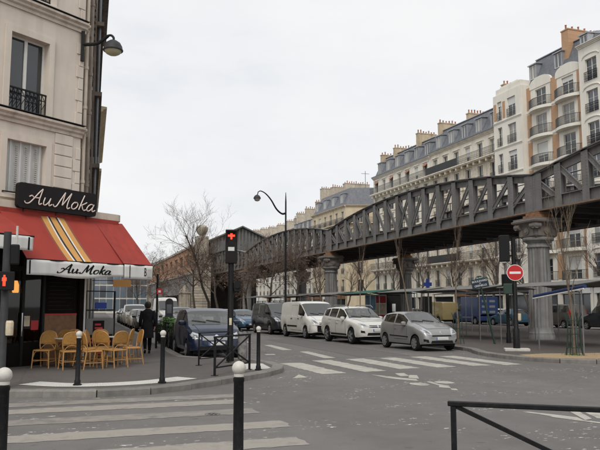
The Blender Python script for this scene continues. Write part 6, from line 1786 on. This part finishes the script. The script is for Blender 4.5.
CH = [(-0.10,19.25,-25,'wicker chair at the far left facing the street, apart from the others'),(0.28,19.85,-35,'wicker chair set back against the wooden panel'),(0.50,18.55,190,'wicker chair seen from behind just past the left bollard'),
      (1.02,18.45,105,'wicker chair nearest the road, turned sideways in the middle'),(0.92,19.35,65,'wicker chair behind the sideways one, left of the menu screen'),(1.42,19.15,140,'wicker chair in the middle with its back to the road'),
      (1.38,20.15,10,'wicker chair at the back in front of the menu posters'),(2.12,19.55,-80,'rightmost wicker chair seen from the side by the pavement'),(1.98,20.45,-110,'wicker chair behind the rightmost one'),(1.62,18.75,-150,'wicker chair nearest the road at the right of the group'),(0.72,20.25,15,'wicker chair farthest back beside the white post'),(1.18,19.75,75,'wicker chair hemmed in at the centre of the group')]
for i, (x, y, a, lb) in enumerate(CH):
    c = ch0 if i == 0 else copy_tree(ch0)
    c.location = (x, y, 0.12); c.rotation_euler = (0, 0, R(a)); c['label'] = lb
def table(label, x, y):
    r = thing('bistro_table', label, 'table', (x, y, 0.12), 0, 'small round bistro tables')
    b = MB(); b.lathe([(0.29,0.715),(0.30,0.725),(0.30,0.735),(0.29,0.74)], 28); b.build('table_top', 'table_top', r, smooth=40)
    b = MB(); b.lathe([(0.20,0.0),(0.19,0.02),(0.05,0.05),(0.028,0.08),(0.028,0.68),(0.10,0.714)], 16); b.build('pedestal', 'iron_black', r, smooth=40)
table('small round table between the left wicker chairs', 0.42, 19.22)
table('small round table between the right wicker chairs', 1.72, 19.85)

# ------------------------------------------------------------------ people
def skin_body(name, J_, E_, m, parent, sub=2):
    me = bpy.data.meshes.new(name)
    bm = bmesh.new(); lay = bm.verts.layers.skin.verify()
    vs = {}
    for k_, (p, r) in J_.items():
        v = bm.verts.new(p); v[lay].radius = (r, r) if not isinstance(r, tuple) else r; vs[k_] = v
    vs['pelvis'][lay].use_root = True
    for a, b in E_: bm.edges.new((vs[a], vs[b]))
    bm.to_mesh(me); bm.free()
    me.materials.append(M[m])
    o = obj(name, me, parent)
    o.modifiers.new('skin', 'SKIN').use_smooth_shade = True
    s = o.modifiers.new('sub', 'SUBSURF'); s.levels = sub; s.render_levels = sub
    return o
w = thing('person', 'woman in a black knee-length coat walking away along the pavement', 'person', (3.05, 23.7, 0.12), R(-4))
J_ = {'pelvis':((0,0,0.96),(0.13,0.10)),'spine':((0,0,1.14),(0.115,0.085)),'chest':((0,0.0,1.32),(0.14,0.095)),'neck':((0,0.01,1.455),0.05),'head':((0,0.025,1.55),(0.078,0.09)),'crown':((0,0.02,1.65),(0.07,0.08)),'nose':((0,0.115,1.56),0.016)}
E_ = [('pelvis','spine'),('spine','chest'),('chest','neck'),('neck','head'),('head','crown'),('head','nose')]
for s, nm, kn, an, to in [(1,'l',(0.085,0.10,0.52),(0.08,0.07,0.10),(0.08,0.22,0.035)),(-1,'r',(-0.08,-0.01,0.50),(-0.075,-0.20,0.16),(-0.075,-0.10,0.04))]:
    J_['hip'+nm] = ((s*0.085,0,0.90),0.085); J_['knee'+nm] = (kn,0.056); J_['ankle'+nm] = (an,0.038); J_['toe'+nm] = (to,0.032)
    J_['calf'+nm] = (tuple(lerp(kn[i],an[i],0.3) + (-0.012 if i == 1 else 0) for i in range(3)),0.056)
    E_ += [('pelvis','hip'+nm),('hip'+nm,'knee'+nm),('knee'+nm,'calf'+nm),('calf'+nm,'ankle'+nm),('ankle'+nm,'toe'+nm)]
    ey = -0.06 if s > 0 else 0.02; hy = 0.0 if s > 0 else 0.16
    J_['sh'+nm] = ((s*0.165,0,1.385),0.055); J_['el'+nm] = ((s*0.225,ey,1.12),0.042); J_['wr'+nm] = ((s*0.235,hy,0.90),0.028); J_['palm'+nm] = ((s*0.235,hy+0.02,0.84),(0.018,0.032))
    E_ += [('chest','sh'+nm),('sh'+nm,'el'+nm),('el'+nm,'wr'+nm),('wr'+nm,'palm'+nm)]
    for q, (dy, ln) in enumerate([(-0.028,0.065),(-0.01,0.08),(0.008,0.085),(0.026,0.075)]):
        J_['f%d'%q+nm] = ((s*0.232,hy+0.025+dy,0.80),0.009); J_['g%d'%q+nm] = ((s*0.222,hy+0.03+dy,0.80-ln*0.7),0.008)
        E_ += [('palm'+nm,'f%d'%q+nm),('f%d'%q+nm,'g%d'%q+nm)]
    J_['th'+nm] = ((s*0.215,hy+0.055,0.83),0.010); J_['ti'+nm] = ((s*0.205,hy+0.07,0.79),0.008); E_ += [('palm'+nm,'th'+nm),('th'+nm,'ti'+nm)]
skin_body('body', J_, E_, 'skin', w)
for nm in 'lr':
    b = MB(); b.tube(spline([J_[k+nm][0] for k in ('hip','knee','calf','ankle')], 5), [lerp(0.10,0.066,i/5) for i in range(5)]+[0.066]*6+[0.064,0.06,0.055,0.05,0.046], 12); b.build('stocking', 'tights_black', w, smooth=60)
b = MB(); rows = []
for z, rx, ry, cy in [(1.47,0.065,0.06,0.01),(1.43,0.12,0.085,0.0),(1.39,0.19,0.105,0),(1.30,0.195,0.13,0),(1.15,0.165,0.12,0),(1.05,0.165,0.125,0),(0.92,0.19,0.15,0),(0.75,0.20,0.17,-0.01),(0.60,0.205,0.19,-0.02),(0.52,0.21,0.20,-0.03),(0.52,0.18,0.17,-0.03)]:
    rows.append([(rx*math.cos(a)*(1+0.03*math.sin(a*5+z*7)), cy+ry*math.sin(a), z) for a in [2*math.pi*k/28 for k in range(28)]])
b.grid(rows, closed=True)
for s, nm in ((1,'l'),(-1,'r')):
    b.tube(spline([J_['sh'+nm][0], J_['el'+nm][0], J_['wr'+nm][0]], 5), [0.075,0.072,0.068,0.064,0.062,0.060,0.058,0.055,0.052,0.050,0.048], 10)
b.build('coat', 'coat_black', w, smooth=60)
b = MB(); b.lathe([(0.04,-0.12),(0.09,-0.08),(0.108,0.0),(0.10,0.06),(0.06,0.105),(0.01,0.12)], 16, (0,0.0,1.595)); b.lathe([(0.02,-0.05),(0.05,0),(0.02,0.05)], 10, (0,-0.10,1.63)); b.build('hair', 'hair_dark', w, smooth=60)
for s, nm in ((1,'l'),(-1,'r')):
    a_, t_2 = Vector(J_['ankle'+nm][0]), Vector(J_['toe'+nm][0])
    b = MB(); b.tube([a_+Vector((0,-0.03,-0.05)), a_.lerp(t_2,0.5)+Vector((0,0,-0.01)), t_2+Vector((0,0.02,0))], [0.035,0.042,0.036], 8); b.build('shoe', 'rubber', w, smooth=60)
# ------------------------------------------------------------------ trees
def tree_meshes(seed, H, trunk_h, spread, r0, kids=(7,6,6,5), bark='bark', twig='twig', leaves=0, up=0.35, leafm='dry_leaf', droop=0.0, start=0.45, wig=0.16, rmin=0.008):
    rnd = random.Random(seed); T, C = MB(), MB(); tips = []
    def grow(p, d, ln, r, lv):
        n = 5 if lv < 2 else 3
        pts = [p]; q = p; dd = d
        for i in range(n):
            dd = (dd + Vector((rnd.gauss(0,wig), rnd.gauss(0,wig), rnd.gauss(0,wig*0.7) + (up*0.12 if lv else 0.05) - droop*0.1*lv))).normalized()
            q = q + dd*(ln/n); pts.append(q)
        rad = [r*(1-0.65*i/n) for i in range(n+1)]
        (T if lv < 2 else C).tube(pts, rad, (8,6,4,3,3)[lv], cap=False)
        if lv >= len(kids):
            tips.extend(pts[1:]); return
        k = kids[lv]
        for j in range(k):
            t = lerp(start if lv == 0 else 0.25, 1.0, (j+rnd.random()*0.8)/k); f = min(t, 0.999)*n; i = int(f)
            o = pts[i].lerp(pts[i+1], f-i)
            a = rnd.uniform(0, 6.283); base = dd if lv == 0 else (pts[i+1]-pts[i]).normalized()
            side = base.orthogonal().normalized(); side.rotate(Matrix.Rotation(a, 3, base))
            nd = (base*rnd.uniform(0.35,0.75) + side*rnd.uniform(0.6,1.0)*spread + Vector((0,0,up))).normalized()
            grow(o, nd, ln*(rnd.uniform(0.42,0.62) if lv else (H-trunk_h)/H*rnd.uniform(0.5,0.75)), max(rmin, r*(1-0.65*t)*0.55), lv+1)
    grow(Vector((0,0,0)), Vector((0,0,1)), H*0.82, r0, 0)
    for i in range(leaves):
        c = rnd.choice(tips) + Vector((rnd.gauss(0,0.12), rnd.gauss(0,0.12), rnd.gauss(0,0.12)))
        a, s = rnd.uniform(0,6.3), rnd.uniform(0.05,0.10)
        u = Vector((math.cos(a),math.sin(a),rnd.uniform(-1,1)))*s; v = Vector((-math.sin(a),math.cos(a),rnd.uniform(-1,1)))*s*0.6
        C.add([c-u, c-v, c+u, c+v], [(0,1,2,3)], 1)
    return T.mesh('trunk', bark, 60, recalc=False), C.mesh('crown', [twig, leafm], 60, recalc=False)
def plant(name, label, x, y, mesh, rz=0, s=1.0, z=0.12, group=None):
    r = thing(name, label, 'tree', (x, y, z), rz, group); obj('trunk', mesh[0], r); obj('crown', mesh[1], r); r.scale = (s, s, s); return r
tall = tree_meshes(5, 12.0, 4.5, 0.85, 0.17, (10,6,5,4), up=0.42)
plant('bare_tree', 'tall bare tree rising above the stone pier of the station', 16.4, 76, tall, 0.4, 1.02, group='bare street trees')
dry = [tree_meshes(20+i, 7.8, 3.4, 0.95, 0.14, (10,8,7,4), twig='twig_red', leaves=220, up=0.10, droop=0.25, start=0.42) for i in range(3)]
for i, (x, y, sc, lb) in enumerate([(17.6,66,1.0,'tree with reddish dry leaves right of the red cross signal'),(16.8,72.5,1.05,'tree with reddish dry twigs behind the red cross signal'),(15.6,80,1.1,'tree with brown dry twigs just left of the red cross signal'),
        (13.5,88,1.15,'bare spreading tree in front of the orange station wall'),(17.5,58.5,0.92,'tree with olive brown twigs beneath the truss behind the street lamp'),(17.8,51.5,0.88,'tree with olive brown twigs in front of the white van column'),
        (13.5,99,1.1,'bare brown tree at the left end of the station wall'),(13.0,112,0.9,'small bare tree far down the street above the walking woman')]):
    plant('dry_tree', lb, x, y, dry[i % 3], i*1.3, sc, group='dry-leaved street trees')
thin = [tree_meshes(40+i, 5.6, 2.4, 0.40, 0.045, (6,4,3), bark='young_bark', twig='twig', up=0.85, start=0.42, wig=0.07, rmin=0.005) for i in range(3)]
for i, (x, y, sc, lb) in enumerate([(16.6,30.5,0.95,'slim bare tree just beyond the silver hatchback'),(16.8,37,0.95,'slim bare tree behind the white sport utility car'),(16.9,43.5,0.95,'slim bare tree behind the white panel van'),(21.0,24.0,0.8,'bare sapling to the right of the iron column')]):
    plant('young_tree', lb, x, y, thin[i % 3], i*2.1, sc, group='slim bare trees on the median')
far_t = [tree_meshes(60+i, 9.0, 3.4, 0.8, 0.17, (9,7,6,3), up=0.4) for i in range(3)]
for i, y in enumerate((40,47,54.5,61,68,75,82,90,98,108)):
    plant('bare_tree', ['dark bare tree on the far pavement behind the guarded sapling at right','dark bare tree on the far pavement behind the brown grey car','dark bare tree on the far pavement behind the iron column','dark bare tree on the far pavement behind the no entry sign','dark bare tree on the far pavement behind the blue truck','dark bare tree on the far pavement behind the yellow van','dark bare tree on the far pavement right of the far row column','dark bare tree on the far pavement left of the far row column','dark bare tree on the far pavement above the poster panel','farthest dark bare tree on the far pavement above the white vehicles'][i],
          42.3+0.4*math.sin(i*2), y, far_t[i % 3], i*1.7, 0.95+0.1*math.sin(i*3), group='bare trees on the far pavement')
# guarded sapling at the right: trunk, twigs, stake, iron guard
sap = tree_meshes(81, 5.0, 2.2, 0.48, 0.045, (8,4,4), bark='young_bark', twig='young_bark', leaves=0, up=0.7, start=0.42, wig=0.07, rmin=0.005)
r_ = plant('guarded_sapling', 'young tree in a dark green iron guard on the tan gravel', 15.75, 18.35, sap, 0.6)
def guard(parent, h=1.35, R_=0.26):
    b = MB()
    for k in range(8):
        a = k*math.pi/4; b.tube(spline([(R_*1.05*math.cos(a),R_*1.05*math.sin(a),0),(R_*0.8*math.cos(a),R_*0.8*math.sin(a),h*0.35),(R_*0.75*math.cos(a),R_*0.75*math.sin(a),h*0.8),(R_*1.1*math.cos(a),R_*1.1*math.sin(a),h)],4), 0.014, 5)
    for z, q in ((0.25,0.92),(h*0.5,0.78),(h*0.82,0.78)): b.tube([(R_*q*math.cos(R(a)),R_*q*math.sin(R(a)),z) for a in range(0,360,20)], 0.012, 5, closed=True)
    return b.build('iron_guard', 'guard_green', parent, smooth=50)
guard(r_)
b = MB(); rnd = random.Random(5)
for i in range(160):
    a, q = rnd.uniform(0,6.3), abs(rnd.gauss(0,0.22)); x, y = q*math.cos(a), q*math.sin(a); h = rnd.uniform(0.03,0.09); t = rnd.uniform(0,6.3)
    b.add([(x-0.01*math.cos(t),y-0.01*math.sin(t),0.0),(x+0.01*math.cos(t),y+0.01*math.sin(t),0.0),(x+rnd.gauss(0,0.03),y+rnd.gauss(0,0.03),h)], [(0,1,2)])
stuff(b.build('grass_tuft', 'green_leaf', r_, recalc=False))
r2 = plant('guarded_sapling', 'young tree in an iron guard just right of the silver hatchback', 16.05, 25.6, thin[1], 2.2, 0.95)
guard(r2)

# ------------------------------------------------------------------ market stalls on the median
def stall(label, x, y, L=4.2, D=3.0, cm='canvas_grey', flap=None, z=2.3):
    r = thing('market_stall', label, 'market stall', (x, y, 0.12), 0, 'empty market stall frames')
    for px_ in (0, D):
        for py in (0, L):
            b = MB(); b.tube([(px_,py,0),(px_,py,z)], 0.024, 6); b.build('leg', 'galvanised', r, smooth=50)
    for px_ in (0, D/2, D):
        b = MB(); b.tube([(px_,-0.15,z+0.025+(0.18 if px_ == D/2 else 0)),(px_,L+0.15,z+0.025+(0.18 if px_ == D/2 else 0))], 0.022, 6); b.build('rail', 'galvanised', r)
    for py in (0, L/2, L):
        b = MB(); b.tube([(0,py,z),(D/2,py,z+0.2),(D,py,z)], 0.02, 6); b.build('rafter', 'galvanised', r)
    b = MB(); rows = []
    for i in range(9):
        py = lerp(-0.1, L+0.1, i/8); sg = 0.05*math.sin(math.pi*((i*2) % 8)/8)
        rows.append([(-0.12,py,z+0.02),(D*0.25,py,z+0.135-sg),(D/2,py,z+0.235),(D*0.75,py,z+0.135-sg),(D+0.12,py,z+0.02)])
    b.grid(rows); o = b.build('canopy', cm, r, smooth=60, recalc=False); so = o.modifiers.new('thick', 'SOLIDIFY'); so.thickness = 0.02
    if flap:
        b = MB(); b.add([(-0.1,0,z+0.06),(-0.1,L,z+0.06),(-1.0,L,z+0.28-0.25),(-1.0,0,z+0.28-0.25)], [(0,1,2,3)]); b.tube([(-1.0,-0.1,z+0.03),(-1.0,L+0.1,z+0.03)], 0.05, 8)
        o = b.build('front_flap', flap, r); 
    return r
SL_ = [(17.6,20.4,'canvas_grey',None,'empty market stall frame nearest the crossing, behind the guarded sapling'),(17.8,26.6,'canvas_grey',None,'grey roofed market stall behind the leaning street name post'),(17.8,32.2,'canvas_grey',None,'grey roofed market stall behind the silver hatchback'),
       (17.6,37.4,'canvas_green',None,'market stall with green canvas behind the white sport utility car'),(17.6,43.2,'canvas_grey',None,'grey roofed market stall behind the white panel van'),(17.6,49.6,'canvas_grey',None,'grey roofed market stall behind the dark van'),
       (17.6,56,'canvas_grey',None,'grey roofed market stall behind the metallic blue hatchback'),(17.6,62.4,'canvas_grey',None,'farthest grey market stall near the station'),(24.0,20.5,'canvas_grey',None,'market stall frame under the viaduct right of the iron column'),(24.2,31,'canvas_grey',None,'market stall frame deep under the viaduct behind the iron column'),(24.2,37,'canvas_grey',None,'market stall frame deep under the viaduct beside the yellow van')]
for x, y, cm, fl, lb in SL_: stall(lb, x, y, 4.4 if y < 45 else 4.8, 2.9, cm, fl)
# rolled blue awning propped on two poles at the right
r_ = thing('blue_awning', 'rolled dark blue awning propped on poles in front of the iron column', 'awning', (16.0, 19.0, 0.12))
b = MB(); b.tube([(0.2,1.8,1.90),(-0.2,-1.2,2.18)], 0.06, 10); b.build('roll', 'canvas_blue', r_, smooth=50)
b = MB(); b.tube([(0.14,1.8,1.82),(-0.26,-1.2,2.10)], 0.025, 6); b.build('white_edge', 'white_canvas', r_)
for p in ((0.18,1.6,1.92),(-0.18,-1.0,2.16)):
    b = MB(); b.tube([(p[0],p[1],0),p], 0.022, 6); b.build('pole', 'galvanised', r_)

# poster panel, kiosk and blue cross sign among the stalls
k_ = thing('poster_panel', 'poster panel with red, blue and cream sheets behind the white car', 'poster panel', (19.4, 41.9, 0.12), R(-19))
MB().box(-0.05, 1.35, -0.05, 0.05, 0.0, 2.3).build('board', 'sign_white', k_)
for x0, x1, z0, z1, m in [(0.0,0.62,1.3,2.22,'poster_blue'),(0.66,1.30,1.75,2.22,'poster_red'),(0.66,1.30,1.05,1.70,'poster_cream'),(0.66,1.30,0.5,1.0,'poster_red'),(0.0,0.62,0.4,1.25,'poster_cream')]:
    MB().box(x0, x1, -0.062, -0.051, z0, z1).build('poster', m, k_)
k2 = thing('kiosk', 'narrow black kiosk beside the poster panel', 'kiosk', (21.2, 41.6, 0.12), R(-19))
MB().box(-0.45, 0.45, -0.4, 0.4, 0, 2.3).build('cabin', 'sign_black', k2, bevel=0.03); MB().box(-0.52, 0.52, -0.47, 0.47, 2.3, 2.4).build('roof', 'iron_grey', k2); MB().box(-0.1, 0.12, -0.412, -0.401, 1.2, 1.7).build('notice', 'sign_white', k2)
k3 = thing('pharmacy_sign', 'small blue cross sign on a pole above the silver hatchback', 'sign', (23.2, 40.5, 0.12), R(-19))
k3.scale = (0.72, 0.72, 0.95)
b = MB(); b.tube([(0,0,0),(0,0,2.9)], 0.04, 8); b.build('pole', 'iron_grey', k3)
b = MB(); b.box(-0.12,0.12,-0.08,0.08,2.75,3.5); b.box(-0.36,-0.12,-0.08,0.08,3.0,3.25); b.box(0.12,0.36,-0.08,0.08,3.0,3.25); b.build('cross', 'cross_blue', k3)
MB().box(-0.4,0.4,0.2,0.6,0,2.3).build('cabinet', 'sign_black', k3)
# shop sign past the café
s_ = thing('shop_sign', 'small orange shop sign hanging past the menu screen', 'sign', (2.7, 33.0, 2.55), 0)
MB().box(-0.05, 0.75, -0.04, 0.04, 0, 0.32).build('panel', 'shop_orange', s_)
b = MB(); b.bar((-1.0,0,0.28),(-0.05,0,0.28),0.03,0.03); b.build('bracket', 'iron_black', s_)
